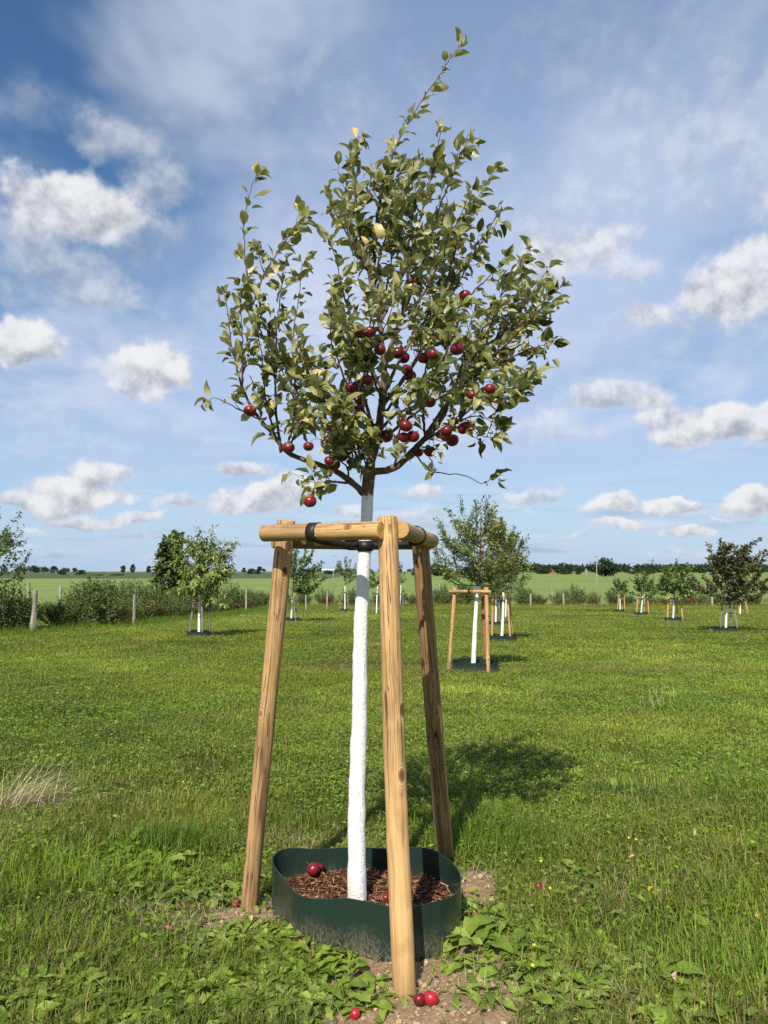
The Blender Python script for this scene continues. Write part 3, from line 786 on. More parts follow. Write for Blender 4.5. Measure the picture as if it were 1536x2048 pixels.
for px, yt, yb, lb in [(867, 1165, 1205, 'pale far fence post right of the big right stake'), (880, 1167, 1205, 'pale far fence post left of the second staked tree'), (1102, 1172, 1207, 'leftmost pale post on the field side of the back hedge'),
                       (1125, 1187, 1213, 'pale fence post before the back hedge, just right of the yellowish tree'), (1161, 1173, 1207, 'pale outer post left of the tall thin pole'), (1285, 1187, 1213, 'grey fence post just behind the stake of the third small right tree'),
                       (1225, 1172, 1205, 'pale outer fence post beside the smallest staked tree'), (1420, 1194, 1219, 'pale fence post between the round right tree and the dark one'), (1412, 1178, 1206, 'slim outer post left of the dark-leaved tree'), (1060, 1187, 1212, 'fence post half hidden right of the yellowish crown')]:
    fence_post(px, yt, yb, lb, d=84 if yb > 1210 else 92, w=.11)

# ---- distant trees on the field edges
def far_tree_mesh(seed, W, H, n, cols, trunk=.12, shape='round'):
    r = np.random.default_rng(seed); tr = MB(); lv = MB()
    tp = resample([(0, 0, -1), (0, 0, H * .3), (r.normal(0, .05) * W, 0, H * .8)], H * .1); tr.add(*tube(tp, np.linspace(.035 * H, .008 * H, len(tp)), 6))
    pos = []
    nl = 16
    for k in range(nl):
        zt = r.uniform(trunk + .12, .93); a = r.uniform(0, 6.28)
        prof = {'round': math.sin(math.pi * min(1, (zt - trunk) / (1 - trunk)) ** .8) ** .6, 'poplar': .75 * math.sin(math.pi * min(1, (zt - trunk) / (1 - trunk)) ** .6) ** .6, 'cone': (1 - zt) * .9 + .12}[shape]
        rad = W / 2 * prof * r.uniform(.35, .8); c = np.array([rad * math.cos(a), rad * math.sin(a), zt * H])
        m = n // nl; d = unit(r.normal(0, 1, (m, 3))) * (r.random((m, 1)) ** .45) * np.array([.27 * W, .27 * W, .16 * H]) * r.uniform(.7, 1.15)
        pos.append(c + d)
    pos = np.concatenate(pos); k = pos[:, 2] > trunk * H * .7; pos = pos[k]
    cc = np.asarray(cols)[r.integers(0, len(cols), len(pos))] * r.uniform(.65, 1.3, (len(pos), 1))
    foliage(lv, quad_leaf, pos, pos - np.array([0, 0, .5 * H]), r.uniform(.6, 1.3, len(pos)) * .125 * H ** .5 * W ** .5, cc, .1, .9, seed)
    return tr.mesh('far_trunk', M['bark']), lv.mesh('far_crown', M['fartree'])
FD = [(.030, .052, .022), (.04, .065, .025), (.025, .045, .02)]
def far_tree(px, ytop, ybase, wpx, d, label, shape='round', cols=FD, n=1500, trunk=.1, name='field_tree'):
    """px size and foot -> real size at distance d"""
    z0 = float(slope_z(d)); zb = min(P(px, ybase, d)[2], z0); top = P(px, ytop, d)[2]
    H = top - z0; W = wpx / F * d
    st, lv = far_tree_mesh(int(px * 3 + ytop), W, H, n, cols, trunk, shape)
    o = empty(name, ((px - CX) / F * d, d, z0)); link('trunk', st, o); tag(link('crown', lv, o), kind='stuff')
    tag(o, label, 'tree')
FT = [(72,1132,1150,22,720,'dark small tree on the horizon at the left edge of the ridge','round'),(110,1133,1150,16,700,'slim dark tree on the far ridge, second from left','round'),(126,1140,1158,18,480,'small round tree in the cloud-shaded field below the far-left ridge','round'),
 (165,1141,1160,24,450,'round dark bush-like tree in the cloud-shaded field at left','round'),(201,1149,1163,20,430,'low round bush in the cloud-shaded field left of the wide one','round'),(236,1148,1164,28,420,'wide low bush on the edge of the light green field','round'),
 (247,1131,1148,12,760,'slim poplar, left one of the pair on the ridge','poplar'),(267,1129,1148,11,760,'slim poplar, right one of the pair on the ridge','poplar'),(299,1132,1148,11,760,'lone slim poplar on the ridge left of the dark orchard tree','poplar'),
 (458,1134,1148,14,760,'small far tree just right of the left orchard tree','round'),(489,1135,1150,9,760,'tiny cone-shaped tree on the horizon left of the big stake','cone'),(504,1138,1160,20,520,'round dark tree at the field edge left of the big stake','round'),
 (520,1134,1158,18,540,'slim dark tree at the field edge touching the big left stake','poplar'),(660,1141,1155,30,560,'low tree beside the pale far barn','round'),(830,1134,1158,26,430,'round far tree just right of the front stake','round'),(875,1128,1160,50,390,'broad dark tree behind the right stake at the field edge','round'),
 (1080,1138,1158,30,560,'round far tree left of the brick house','round'),(1106,1131,1158,42,620,'broad far tree right behind the red brick house','round'),(1090,1134,1158,26,590,'dense far tree directly left of the red gable','round'),(1130,1142,1158,26,520,'low tree right of the red brick house','round'),(1155,1141,1158,16,520,'small round tree left of the tall thin pole','round'),
 (1207,1119,1160,44,360,'tall dense lone tree at the field edge right of the thin pole','round'),(1262,1142,1160,34,520,'round tree at the far wood edge right of the lone tree','round'),(1296,1140,1160,30,540,'round far tree above the small right orchard trees','round')]
for a in FT: far_tree(*a)
far_tree(340, 1070, 1196, 62, 62, 'dark slender tree rising from the hedge behind the left orchard tree', 'round', [(.075, .105, .035), (.095, .13, .042), (.06, .09, .03)], 2600, .22, 'hedge_tree')

def build_woods():
    """far-off woods that read as one mass along the horizon"""
    r = np.random.default_rng(5); mb = MB(); pos = []; sz = []
    def belt(px0, px1, d, h0, h1, n):
        for k in range(n):
            px = r.uniform(px0, px1); dd = d * r.uniform(.95, 1.1); x = (px - CX) / F * dd; h = r.uniform(h0, h1); z0 = float(slope_z(dd))
            m = 90; c = np.array([x, dd, z0 + h * .55]); q = c + unit(r.normal(0, 1, (m, 3))) * (r.random((m, 1)) ** .4) * np.array([h * .55, h * .5, h * .5])
            q[:, 2] = np.maximum(q[:, 2], z0); pos.append(q); sz.append(np.full(m, h * .34))
    belt(-200, 160, 1150, 5, 8, 50); belt(1040, 1750, 1350, 10, 15, 170); belt(1180, 1700, 900, 5, 9.5, 110); belt(380, 1060, 1700, 4, 8, 110); belt(1350, 1750, 760, 5, 8.5, 50); belt(560, 720, 1200, 4, 6, 30); belt(-500, -150, 1150, 5, 9, 40)
    pos = np.concatenate(pos); sz = np.concatenate(sz)
    cc = np.array([(.028, .05, .026), (.036, .06, .03), (.045, .065, .03)])[r.integers(0, 3, len(pos))] * r.uniform(.7, 1.25, (len(pos), 1))
    foliage(mb, quad_leaf, pos, r.normal(0, 1, (len(pos), 3)), sz * r.uniform(.7, 1.4, len(pos)), cc, 0, 1, 6)
    tag(link('distant_woodland', mb.mesh('distant_woodland', M['fartree'])), 'dark belt of distant woods along the horizon', 'woodland', kind='stuff')
build_woods()

def pole(px, ytop, d, label, cross=False, r_=.055):
    z0 = float(slope_z(d)); x = (px - CX) / F * d; H = P(px, ytop, d)[2] - z0
    o = empty('field_pole', (x, d, z0)); mb = MB(); mb.add(*tube([(0, 0, -.3), (0, 0, H * .5), (0, 0, H)], [r_, r_ * .9, r_ * .75], 8)); link('shaft', mb.mesh('shaft', M['galv']), o)
    mb = MB()
    if cross: mb.add(*bar((-.45, 0, H - .08), (.45, 0, H - .08), .05, .04)); nm = 'crossbar'
    else: mb.add(*box((0, 0, H + .06), (.16, .1, .08))); nm = 'head_box'
    link(nm, mb.mesh(nm, M['galv'], smooth=False), o); tag(o, label, 'pole')
pole(1192, 1114, 84, 'tall thin grey pole with a small head box before the lone far tree'); pole(667, 1110, 92, 'tall thin grey pole with crossbar behind the small far tree', True); pole(456, 1082, 66, 'tall thin grey pole beside the left orchard tree', True)
pole(1170, 1138, 260, 'distant short pole between the tall pole and the red house', True, .1); pole(238, 1137, 700, 'tiny distant pole left of the poplar pair', True, .18)

def pylon(px, ytop, d, label):
    z0 = float(slope_z(d)); H = P(px, ytop, d)[2] - z0; x = (px - CX) / F * d; o = empty('power_pylon', (x, d, z0)); w = H * .11; t = H * .0095
    mb = MB(); zs = np.linspace(0, H, 8)
    def hw(z): return w * (1 - z / H) + H * .008
    for sx in (-1, 1):
        for sy in (-1, 1):
            for a, b in zip(zs[:-1], zs[1:]): mb.add(*bar((sx * hw(a), sy * hw(a), a), (sx * hw(b), sy * hw(b), b), t, t))
    for a, b in zip(zs[:-1], zs[1:]):
        for s in (-1, 1):
            mb.add(*bar((-hw(a), s * hw(a), a), (hw(b), s * hw(b), b), t * .7, t * .7)); mb.add(*bar((hw(a), s * hw(a), a), (-hw(b), s * hw(b), b), t * .7, t * .7))
    link('lattice_tower', mb.mesh('lattice_tower', M['pylon'], smooth=False), o)
    for zf, wf in ((.60, .30), (.80, .22)):
        mb = MB(); mb.add(*bar((-H * wf, 0, H * zf), (H * wf, 0, H * zf), t, t)); mb.add(*bar((-H * wf, 0, H * zf), (0, 0, H * (zf + .07)), t * .8, t * .8)); mb.add(*bar((H * wf, 0, H * zf), (0, 0, H * (zf + .07)), t * .8, t * .8))
        link('cross_arm', mb.mesh('cross_arm', M['pylon'], smooth=False), o)
    tag(o, label, 'pylon', 'power pylons on the horizon')
pylon(1304, 1116, 1500, 'clearest lattice power pylon on the right horizon, above the small staked trees'); pylon(1180, 1121, 1750, 'lattice power pylon just left of the tall thin pole'); pylon(1082, 1126, 2000, 'faint lattice pylon left of the red brick house'); pylon(1516, 1108, 1450, 'lattice power pylon at the right edge behind the dark tree')

def house():
    d = 610; z0 = float(slope_z(d)); x = (1103 - CX) / F * d; o = empty('brick_house', (x, d, z0)); w, h, rf, L = 2.3, 1.2, 3.2, 3
    mb = MB(); mb.add([(-w, 0, 0), (w, 0, 0), (w, 0, h), (0, 0, h + rf), (-w, 0, h), (-w, 2 * L, 0), (w, 2 * L, 0), (w, 2 * L, h), (0, 2 * L, h + rf), (-w, 2 * L, h)],
        [np.array([[0, 1, 2, 3, 4], [6, 5, 9, 8, 7]]), np.array([[1, 6, 7, 2], [5, 0, 4, 9]])]); link('wall', mb.mesh('wall', M['brick'], smooth=False), o)
    mb = MB()
    for s in (-1, 1):
        n = np.array([s * rf, 0, w]) / math.hypot(rf, w) * .18; a = np.array([s * (w + .35), -.3, h - .38]); b = np.array([0, -.3, h + rf + .02]); L2 = np.array([0, 2 * L + .6, 0])
        q = np.array([a, a + L2, b + L2, b]); mb.add(np.concatenate([q + n * .15, q + n]), np.array([[0, 1, 2, 3], [7, 6, 5, 4], [0, 4, 5, 1], [3, 2, 6, 7], [0, 3, 7, 4], [1, 5, 6, 2]]))
    r_ = link('roof', mb.mesh('roof', M['roof'], smooth=False), o)
    mb = MB(); mb.add(*box((.2, 4, h + rf + .3), (.3, .3, .6))); link('chimney', mb.mesh('chimney', M['brick'], smooth=False), r_)
    for wx in (-.8, .8):
        mb = MB(); mb.add(*box((wx, -.02, 1.1), (.3, .06, .4))); link('window', mb.mesh('window', M['glass'], smooth=False), o)
    tag(o, 'small brick house with red gable among the far trees', 'house')
house()
def barn():
    d = 900; z0 = float(slope_z(d)); x = (656 - CX) / F * d; o = empty('barn', (x, d, z0)); w, h, rf, L = 7.5, 2.2, 2.0, 6
    mb = MB(); mb.add([(-w, 0, 0), (w, 0, 0), (w, 0, h), (-w, 0, h), (-w, 2 * L, 0), (w, 2 * L, 0), (w, 2 * L, h), (-w, 2 * L, h), (-w, L, h + rf), (w, L, h + rf)],
        [np.array([[0, 1, 2, 3], [5, 4, 7, 6]]), np.array([[1, 5, 6, 9, 2], [4, 0, 3, 8, 7]])]); link('wall', mb.mesh('wall', M['barnwall'], smooth=False), o)
    mb = MB(); 
    for y0, y1 in ((-.5, L), (2 * L + .5, L)):
        q = np.array([(-w - .4, y0, h), (w + .4, y0, h), (w + .4, y1, h + rf + .1), (-w - .4, y1, h + rf + .1)]); mb.add(np.concatenate([q, q + [0, 0, .15]]), np.array([[0, 3, 2, 1], [4, 5, 6, 7], [0, 1, 5, 4], [1, 2, 6, 5], [2, 3, 7, 6], [3, 0, 4, 7]]))
    link('roof', mb.mesh('roof', M['barnroof'], smooth=False), o); tag(o, 'long low barn with pale roof on the far horizon', 'barn')
barn()

# ================================================================== STAKED ORCHARD TREES
def post_mesh(L, r0, r1, seed, mat_, n=24, groove=None, top_chamfer=.006, rings=46, cutmat=None):
    """round post along +Z from 0 to L with slight bumps, a chamfered top and, if asked, a drying crack"""
    r = np.random.default_rng(seed); zz = np.concatenate([np.linspace(0, L - top_chamfer, rings), [L]]); th = np.arange(n) * 2 * math.pi / n
    ph = r.uniform(0, 6.28, 6); V = []
    kn = [(r.uniform(.1, .95) * L, r.uniform(0, 6.28), r.uniform(.02, .05)) for _ in range(int(L * 3) + 1)]
    for i, z in enumerate(zz):
        R = r0 + (r1 - r0) * z / L
        rr = R * (1 + .025 * np.sin(2 * th + ph[0] + z * 1.1) + .018 * np.sin(3 * th + ph[1] + z * 2.3) + .012 * math.sin(z * 7 + ph[2]))
        for kz, ka, s in kn:
            da = (th - ka + math.pi) % (2 * math.pi) - math.pi; rr = rr + R * .05 * np.exp(-((z - kz) / s) ** 2 - (da * R / s) ** 2)
        if groove is not None and .05 * L < z < .97 * L:
            da = (th - groove - .12 * math.sin(z * 2.2) + math.pi) % (2 * math.pi) - math.pi; rr = rr - R * .22 * (np.abs(da) < .14)
        if i == len(zz) - 1: rr = rr - top_chamfer
        bx, by = .006 * math.sin(z * 1.7 + ph[3]), .006 * math.sin(z * 1.3 + ph[4])
        V.append(np.stack([bx + rr * np.cos(th), by + rr * np.sin(th), np.full(n, z)], 1))
    k = len(zz); V = np.concatenate(V + [np.array([[0, 0, 0.]]), np.array([[V[-1][:, 0].mean(), V[-1][:, 1].mean(), L + .001]])])
    i = np.arange(k - 1)[:, None] * n; j = np.arange(n)[None]; j2 = (j + 1) % n; jj = np.arange(n)
    mb = MB(); mb.add(V, np.stack([i + j, i + j2, i + n + j2, i + n + j], -1).reshape(-1, 4))
    tri = np.stack([jj, (jj + 1) % n, jj * 0 + n], 1)
    mb.add(np.concatenate([V[:n], V[k * n:k * n + 1]]), tri[:, ::-1].copy(), mi=1); mb.add(np.concatenate([V[(k - 1) * n:k * n], V[k * n + 1:k * n + 2]]), tri, mi=1)
    return mb.mesh('post', [mat_, cutmat or M['wood_cut']])

def place_along(name, me, a, b, parent, spin=0.0):
    """local +Z runs from a to b (world); parent is an unrotated empty"""
    a = Vector(a); b = Vector(b); q = (b - a).to_track_quat('Z', 'Y'); o = link(name, me, parent)
    o.rotation_mode = 'QUATERNION'; o.rotation_quaternion = q @ Matrix.Rotation(spin, 3, 'Z').to_quaternion(); o.location = a - parent.location
    return o

def ribbon_loop(c, u, v, w_axis, ru, rv, width, thick=.003, n=28):
    """closed band round an axis w_axis at c, radii ru (along u) and rv (along v)"""
    th = np.arange(n) * 2 * math.pi / n; c, u, v, w = map(lambda k: np.asarray(k, float), (c, u, v, w_axis)); mb = MB(); Vs = []
    for dr, s in ((0, -1), (0, 1), (thick, 1), (thick, -1)):
        Vs.append(c + np.cos(th)[:, None] * u * (ru + dr) + np.sin(th)[:, None] * v * (rv + dr) + w * width / 2 * s)
    V = np.concatenate(Vs); j = np.arange(n); j2 = (j + 1) % n; Q = []
    for a, b in ((0, 1), (1, 2), (2, 3), (3, 0)): Q.append(np.stack([a * n + j, a * n + j2, b * n + j2, b * n + j], 1))
    return V, np.concatenate(Q)

def make_ring(cx, cy, z, R, H, seed, label, name='tree_edging_ring', group=None, outline=None, joints=((52, 6), (16, 5))):
    r = np.random.default_rng(seed)
    if outline is None:
        th = np.linspace(0, 2 * math.pi, 40, endpoint=False); rr = R * (1 + .05 * np.sin(2 * th + r.uniform(0, 6)) + .03 * np.sin(3 * th + r.uniform(0, 6)))
        outline = np.stack([cx + rr * np.cos(th), cy + rr * np.sin(th)], 1)
    n = len(outline); c = outline.mean(0); nrm = unit(np.roll(outline, -1, 0) - np.roll(outline, 1, 0)); nrm = np.stack([nrm[:, 1], -nrm[:, 0]], 1)
    if np.mean(np.sum(nrm * (outline - c), 1)) < 0: nrm = -nrm
    s = np.linspace(0, 2 * math.pi, n, endpoint=False); topz = H + .011 * np.sin(3 * s + 1) + .006 * np.sin(7 * s)
    levels = np.linspace(0, 1, 6); V = []
    for side in (0, .004):
        for q in levels:
            bul = .0
            V.append(np.concatenate([outline - c + nrm * (side + bul), (-.04 + (topz + .04) * q)[:, None]], 1))
    j = np.arange(n); j2 = (j + 1) % n; m = len(levels); mb = MB()
    inn, ou = np.concatenate(V[:m]), np.concatenate(V[m:])
    mb.add(inn, np.concatenate([np.stack([q * n + j, (q + 1) * n + j, (q + 1) * n + j2, q * n + j2], 1) for q in range(m - 1)]))
    mb.add(ou, np.concatenate([np.stack([q * n + j, q * n + j2, (q + 1) * n + j2, (q + 1) * n + j], 1) for q in range(m - 1)]))
    mb.add(np.concatenate([V[m - 1], V[-1]]), np.stack([j, n + j, n + j2, j2], 1))
    o = link(name, mb.mesh(name, M['edging']), loc=(c[0], c[1], z)); tag(o, label, 'edging ring', group)
    if n > 60:
        for j0, w_ in joints:
            k = (j0 + np.arange(w_)) % n; q = np.concatenate([np.concatenate([outline[k] - c + nrm[k] * f, (zz + (topz[k] if zz else topz[k] * 0 - .03))[:, None]], 1) for f, zz in ((.0055, 0), (.0055, .004), (.001, .004))]); i = np.arange(w_ - 1); mb = MB()
            mb.add(q, np.concatenate([np.stack([i, i + 1, w_ + i + 1, w_ + i], 1), np.stack([w_ + i, w_ + i + 1, 2 * w_ + i + 1, 2 * w_ + i], 1)])); link('overlap_joint', mb.mesh('overlap_joint', M['edging'], smooth=False), o)
    return o

def young_tree(px, pybase, spec):
    """a distant staked orchard tree: tree, stand and edging ring, each a thing of its own. spec in photo pixels"""
    g = G(px, pybase); d = g[1]; S = d / F; r = np.random.default_rng(int(px * 5 + pybase)); z0 = float(ground_z(g[0], d)); base = np.array([g[0], d, z0])
    def Q(x, y, dy=0): return P(x, y, d + dy) - base
    o = empty('orchard_tree', base)
    cb = Q(spec.get('fork', (px + 2, spec['y1'] - 8))[0], spec.get('fork', (px, spec['y1'] - 8))[1]); lean = np.array([cb[0] * .5 + r.normal(0, .01), r.normal(0, .02), cb[2] * .5])
    tp = resample([(0, 0, -.05), lean, cb], .1); mb = MB(); V, fs = tube(tp, np.linspace(.052, .036, len(tp)), 10, wob=.03, r_=r); mb.add(V, fs); link('trunk', mb.mesh('trunk', M['lime']), o)
    x0, x1, y0, y1 = spec['x0'], spec['x1'], spec['y0'], spec['y1']; cx = (x0 + x1) / 2; hw = (x1 - x0) / 2; H = y1 - y0
    br = MB(); pos = []; out = []; nS = spec.get('shoots', 34)
    top = Q(spec.get('tip', (cx, y0))[0], y0); main = resample([cb, (cb + top) / 2 + r.normal(0, .05, 3), top], .1); br.add(*tube(main, np.linspace(.032, .004, len(main)), 6))
    shoots = [main[len(main) // 3:]]
    for tx, ty in spec.get('tips', ()):
        tip = Q(tx, ty, r.normal(0, .18)); st = main[int(r.uniform(.0, .35) * len(main))]; pts = resample([st, st + (tip - st) * .5 + np.array([(tip - st)[0] * .28, 0, -.12]), tip], .1)
        br.add(*tube(pts, np.linspace(.012, .003, len(pts)), 5)); shoots.append(pts[len(pts) // 3:]); shoots.append(pts[len(pts) // 2:])
    for k in range(nS):
        a = 2 * math.pi * k * .382 + r.normal(0, .2); q = r.random() ** .75
        yy = y1 - H * (.10 + .80 * q); prof = math.sin(math.pi * min(.97, max(.06, (y1 - yy) / H * .86 + .08)) ** spec.get('pw', .75)) ** .7 * r.uniform(.72, 1.08)
        if 'lump' in spec: prof *= 1 + .35 * math.sin(a * 2 + spec['lump'] + q * 5)
        tip = Q(cx, yy) + np.array([math.cos(a) * hw * S * prof, math.sin(a) * hw * S * prof, 0]); tip[1] -= 0 * cb[1]
        st = main[int(np.clip(q * .55 * len(main), 0, len(main) - 2))]; tip[2] = max(tip[2], cb[2] * .78)
        mid = st + (tip - st) * .5 + np.array([(tip - st)[0] * .18, (tip - st)[1] * .18, -.10 * np.linalg.norm(tip - st)])
        pts = resample([st, mid, tip], .1); br.add(*tube(pts, np.linspace(.014, .003, len(pts)), 5)); shoots.append(pts[len(pts) // 4:])
        for _ in range(2):
            i = r.integers(len(pts) // 3, len(pts)); dv = unit(tip - st) * .6 + r.normal(0, .5, 3) + np.array([0, 0, .35]); sh = resample([pts[i], pts[i] + dv * r.uniform(.12, .3) * hw * S * 1.4], .08)
            if len(sh) > 2: br.add(*tube(sh, np.linspace(.006, .002, len(sh)), 4)); shoots.append(sh)
    nl = int(spec.get('leaves', 2600) * 1.2); Ls = np.array([len(s) for s in shoots], float); Ls /= Ls.sum()
    for s, f in zip(shoots, Ls):
        m = max(3, int(nl * f)); t = r.random(m) * (len(s) - 1.001); i = t.astype(int); p = s[i] + (s[i + 1] - s[i]) * (t - i)[:, None]
        p = p + r.normal(0, spec.get('fluff', .035), (m, 3)); pos.append(p); out.append(unit(s[-1] - s[0])[None].repeat(m, 0) * .8 + unit(p - main[len(main) // 3]) * .5)
    pos = np.concatenate(pos); out = np.concatenate(out); cols = np.asarray(spec['cols']); ci = r.integers(0, len(cols), len(pos)); cc = cols[ci] * 1.3 * r.uniform(.6, 1.35, (len(pos), 1))
    if 'right_tint' in spec: k = r.random(len(pos)) < np.clip((pos[:, 0] - cb[0]) / (hw * S) * 1.2 + .1, 0, .8) * spec['right_tint'][1]; cc[k] = np.asarray(spec['right_tint'][0]) * r.uniform(.7, 1.3, (k.sum(), 1))  # some leaves get a second, lighter tint, more towards the crown's right
    lv = MB(); foliage(lv, thin_leaf if spec.get('thin') else quad_leaf, pos, out, r.uniform(.65, 1.25, len(pos)) * spec.get('leaf', .075) * 1.55, cc, spec.get('droop', .15), .55, abs(int(px)))
    link('branches', br.mesh('branches', M['bark']), o); tag(link('foliage', lv.mesh('foliage', M['tleaf']), o), kind='stuff'); tag(o, spec['label'], 'tree', 'staked young orchard trees')
    # stand
    s = spec.get('stand')
    if s:
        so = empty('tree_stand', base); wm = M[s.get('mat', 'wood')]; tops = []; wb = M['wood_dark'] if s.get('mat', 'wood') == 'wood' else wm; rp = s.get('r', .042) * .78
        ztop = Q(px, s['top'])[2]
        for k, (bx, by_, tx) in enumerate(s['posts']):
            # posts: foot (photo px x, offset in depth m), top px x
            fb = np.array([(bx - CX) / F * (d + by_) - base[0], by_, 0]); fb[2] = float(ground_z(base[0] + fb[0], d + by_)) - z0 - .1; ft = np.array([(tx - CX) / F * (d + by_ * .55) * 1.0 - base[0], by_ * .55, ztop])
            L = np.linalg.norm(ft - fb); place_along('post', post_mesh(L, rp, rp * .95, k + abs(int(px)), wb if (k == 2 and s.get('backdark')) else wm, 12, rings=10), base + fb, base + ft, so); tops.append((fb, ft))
        pr = [(0, 1), (1, 2), (2, 0)] if len(tops) == 3 else [(0, 1), (1, 2), (2, 3), (3, 0)]
        for a, b in pr:
            fr = 1 - .09 / np.linalg.norm(tops[a][1] - tops[a][0]); A = tops[a][0] + (tops[a][1] - tops[a][0]) * fr; B = tops[b][0] + (tops[b][1] - tops[b][0]) * fr
            dv = unit(B - A); n_ = unit(np.array([dv[1], -dv[0], 0])); mid = (A + B) / 2; 
            if np.dot(mid[:2], n_[:2]) < 0: n_ = -n_
            A2 = A - dv * .09 + n_ * rp * 1.3; B2 = B + dv * .09 + n_ * rp * 1.3; place_along('rail', post_mesh(np.linalg.norm(B2 - A2), rp * .85, rp * .85, a + 31 + abs(int(px)), wm, 12, rings=5), base + A2, base + B2, so)
            mb = MB(); mm = (A2 + B2) / 2; up = np.array([0, 0, 1.]); mb.add(*ribbon_loop(mm, n_, up, dv, rp, rp, .05, n=14)); tt = np.array([cb[0] * .9, 0, mm[2]]); mb.add(*bar(mm - up * .01, tt, .004, .022)); link('strap', mb.mesh('strap', M['strap']), so)
        tag(so, s['label'], 'tree stand', 'wooden stands of the orchard trees')
    if spec.get('ring'): make_ring(base[0] + spec.get('ringdx', 0), d, z0, spec['ring'], .2, int(px), spec['ringlabel'], group='edging rings of the orchard trees')

GA = [(.085, .135, .025), (.11, .16, .03), (.06, .10, .022)]
young_tree(946, 1344, dict(x0=872, x1=1032, y0=1003, y1=1180, fork=(955, 1172), tip=(962, 985), shoots=30, tips=[(880,1042),(890,1062),(903,1080),(872,1095),(868,1120),(890,1130),(918,1075),(930,1055),(952,1003),(972,1008),(945,1025),(984,1030),(938,1040),(1008,1048),(1022,1068),(998,1062),(1030,1095),(1035,1120),(990,1050)], leaves=6400, leaf=.055, thin=True, lump=1.0, pw=1.0, cols=[(.11, .155, .032), (.14, .18, .04), (.08, .12, .026), (.16, .185, .045)], right_tint=((.28, .25, .035), .5), droop=0.0,
  label='yellowing small-leaved young tree with white trunk, second nearest of the staked trees', ring=.44, ringdx=.06, ringlabel='dark green edging ring round the second nearest white trunk',
  stand=dict(posts=[(895, .1, 909), (973, -.42, 972), (968, .5, 965)], top=1174, r=.052, backdark=True, label='tan wooden three-post stand of the second nearest tree, dark post behind')))
young_tree(1003, 1283, dict(x0=955, x1=1062, y0=1045, y1=1192, fork=(1007, 1185), shoots=40, leaves=3800, leaf=.07, thin=True, cols=[(.07, .115, .025), (.09, .14, .03), (.05, .085, .02)], right_tint=((.16, .17, .03), .4),
  label='green leafy young tree directly behind the yellowing one', ring=.46, ringlabel='edging ring behind and right of the second nearest one',
  stand=dict(posts=[(981, .1, 985), (1019, -.3, 1013), (1023, .5, 1016)], top=1188, r=.05, label='thin reddish stand behind the second nearest tree')))
young_tree(991, 1251, dict(x0=955, x1=1020, y0=1110, y1=1195, shoots=24, leaves=1600, cols=GA, label='third tree in the row behind the yellowing one, mostly hidden', ring=.42, ringlabel='low edging ring of the third tree in that row',
  stand=dict(posts=[(983, .1, 985), (1000, -.3, 996), (1002, .5, 998)], top=1190, mat='wood_grey', label='old grey stand of the third tree in the row')))
young_tree(1011, 1236, dict(x0=985, x1=1035, y0=1115, y1=1195, shoots=22, leaves=1400, cols=GA, label='farthest tree in the row behind the yellowing one', stand=dict(posts=[(1003, .1, 1005), (1016, -.3, 1013), (1018, .5, 1013)], top=1188, mat='wood_grey', label='grey stand of the farthest tree in that row')))
young_tree(398, 1273, dict(x0=346, x1=470, y0=1050, y1=1232, fork=(400, 1190), tip=(398, 1050), shoots=44, leaves=3600, leaf=.125, thin=True, droop=.75, lump=2.0, pw=.9, fluff=.06, cols=[(.12, .17, .032), (.16, .205, .042), (.09, .135, .028), (.19, .21, .055)],
  label='light green drooping-leaved young tree standing left before the hedge', ring=.44, ringlabel='dark edging ring under the drooping-leaved tree at left',
  stand=dict(posts=[(381, -.1, 390), (409, -.3, 405), (424, .3, 417)], top=1196, mat='wood_grey', r=.045, label='old grey leaning stakes round the drooping-leaved left tree')))
young_tree(582, 1243, dict(x0=552, x1=640, y0=1085, y1=1206, fork=(584, 1196), shoots=40, leaves=3000, leaf=.11, cols=[(.08, .135, .03), (.11, .17, .04), (.06, .105, .025)], label='rounded green tree right behind the big left stake', ring=.42, ringlabel='edging ring seen right behind the big left stake',
  stand=dict(posts=[(570, .1, 574), (593, -.3, 588), (596, .4, 590)], top=1192, mat='wood_grey', label='grey stakes of the rounded tree behind the big left stake')))
young_tree(690, 1223, dict(x0=670, x1=713, y0=1113, y1=1172, fork=(690, 1172), shoots=26, leaves=1300, leaf=.09, pw=.9, cols=[(.10, .15, .04), (.13, .175, .045), (.08, .12, .035)], label='small upright tree left of the white painted trunk', ring=.42, ringlabel='far edging ring left of the white painted trunk',
  stand=dict(posts=[(680, .1, 684), (698, -.3, 696), (697, .5, 694)], top=1182, mat='wood_grey', label='pale stakes of the small upright tree left of the painted trunk')))
young_tree(753, 1228, dict(x0=722, x1=762, y0=1140, y1=1180, shoots=18, leaves=900, leaf=.08, cols=GA, label='small tree half hidden between white trunk and front stake', stand=dict(posts=[(744, .1, 747), (763, -.3, 760), (760, .5, 756)], top=1184, mat='wood_grey', label='thin stand half hidden between white trunk and front stake')))
young_tree(800, 1213, dict(x0=784, x1=812, y0=1120, y1=1178, shoots=16, leaves=800, leaf=.09, cols=GA, label='small far tree seen between the front stake and the right stake', stand=dict(posts=[(792, .1, 794), (807, -.3, 805), (805, .5, 803)], top=1186, mat='wood_grey', label='far stand seen between the front stake and the right stake')))
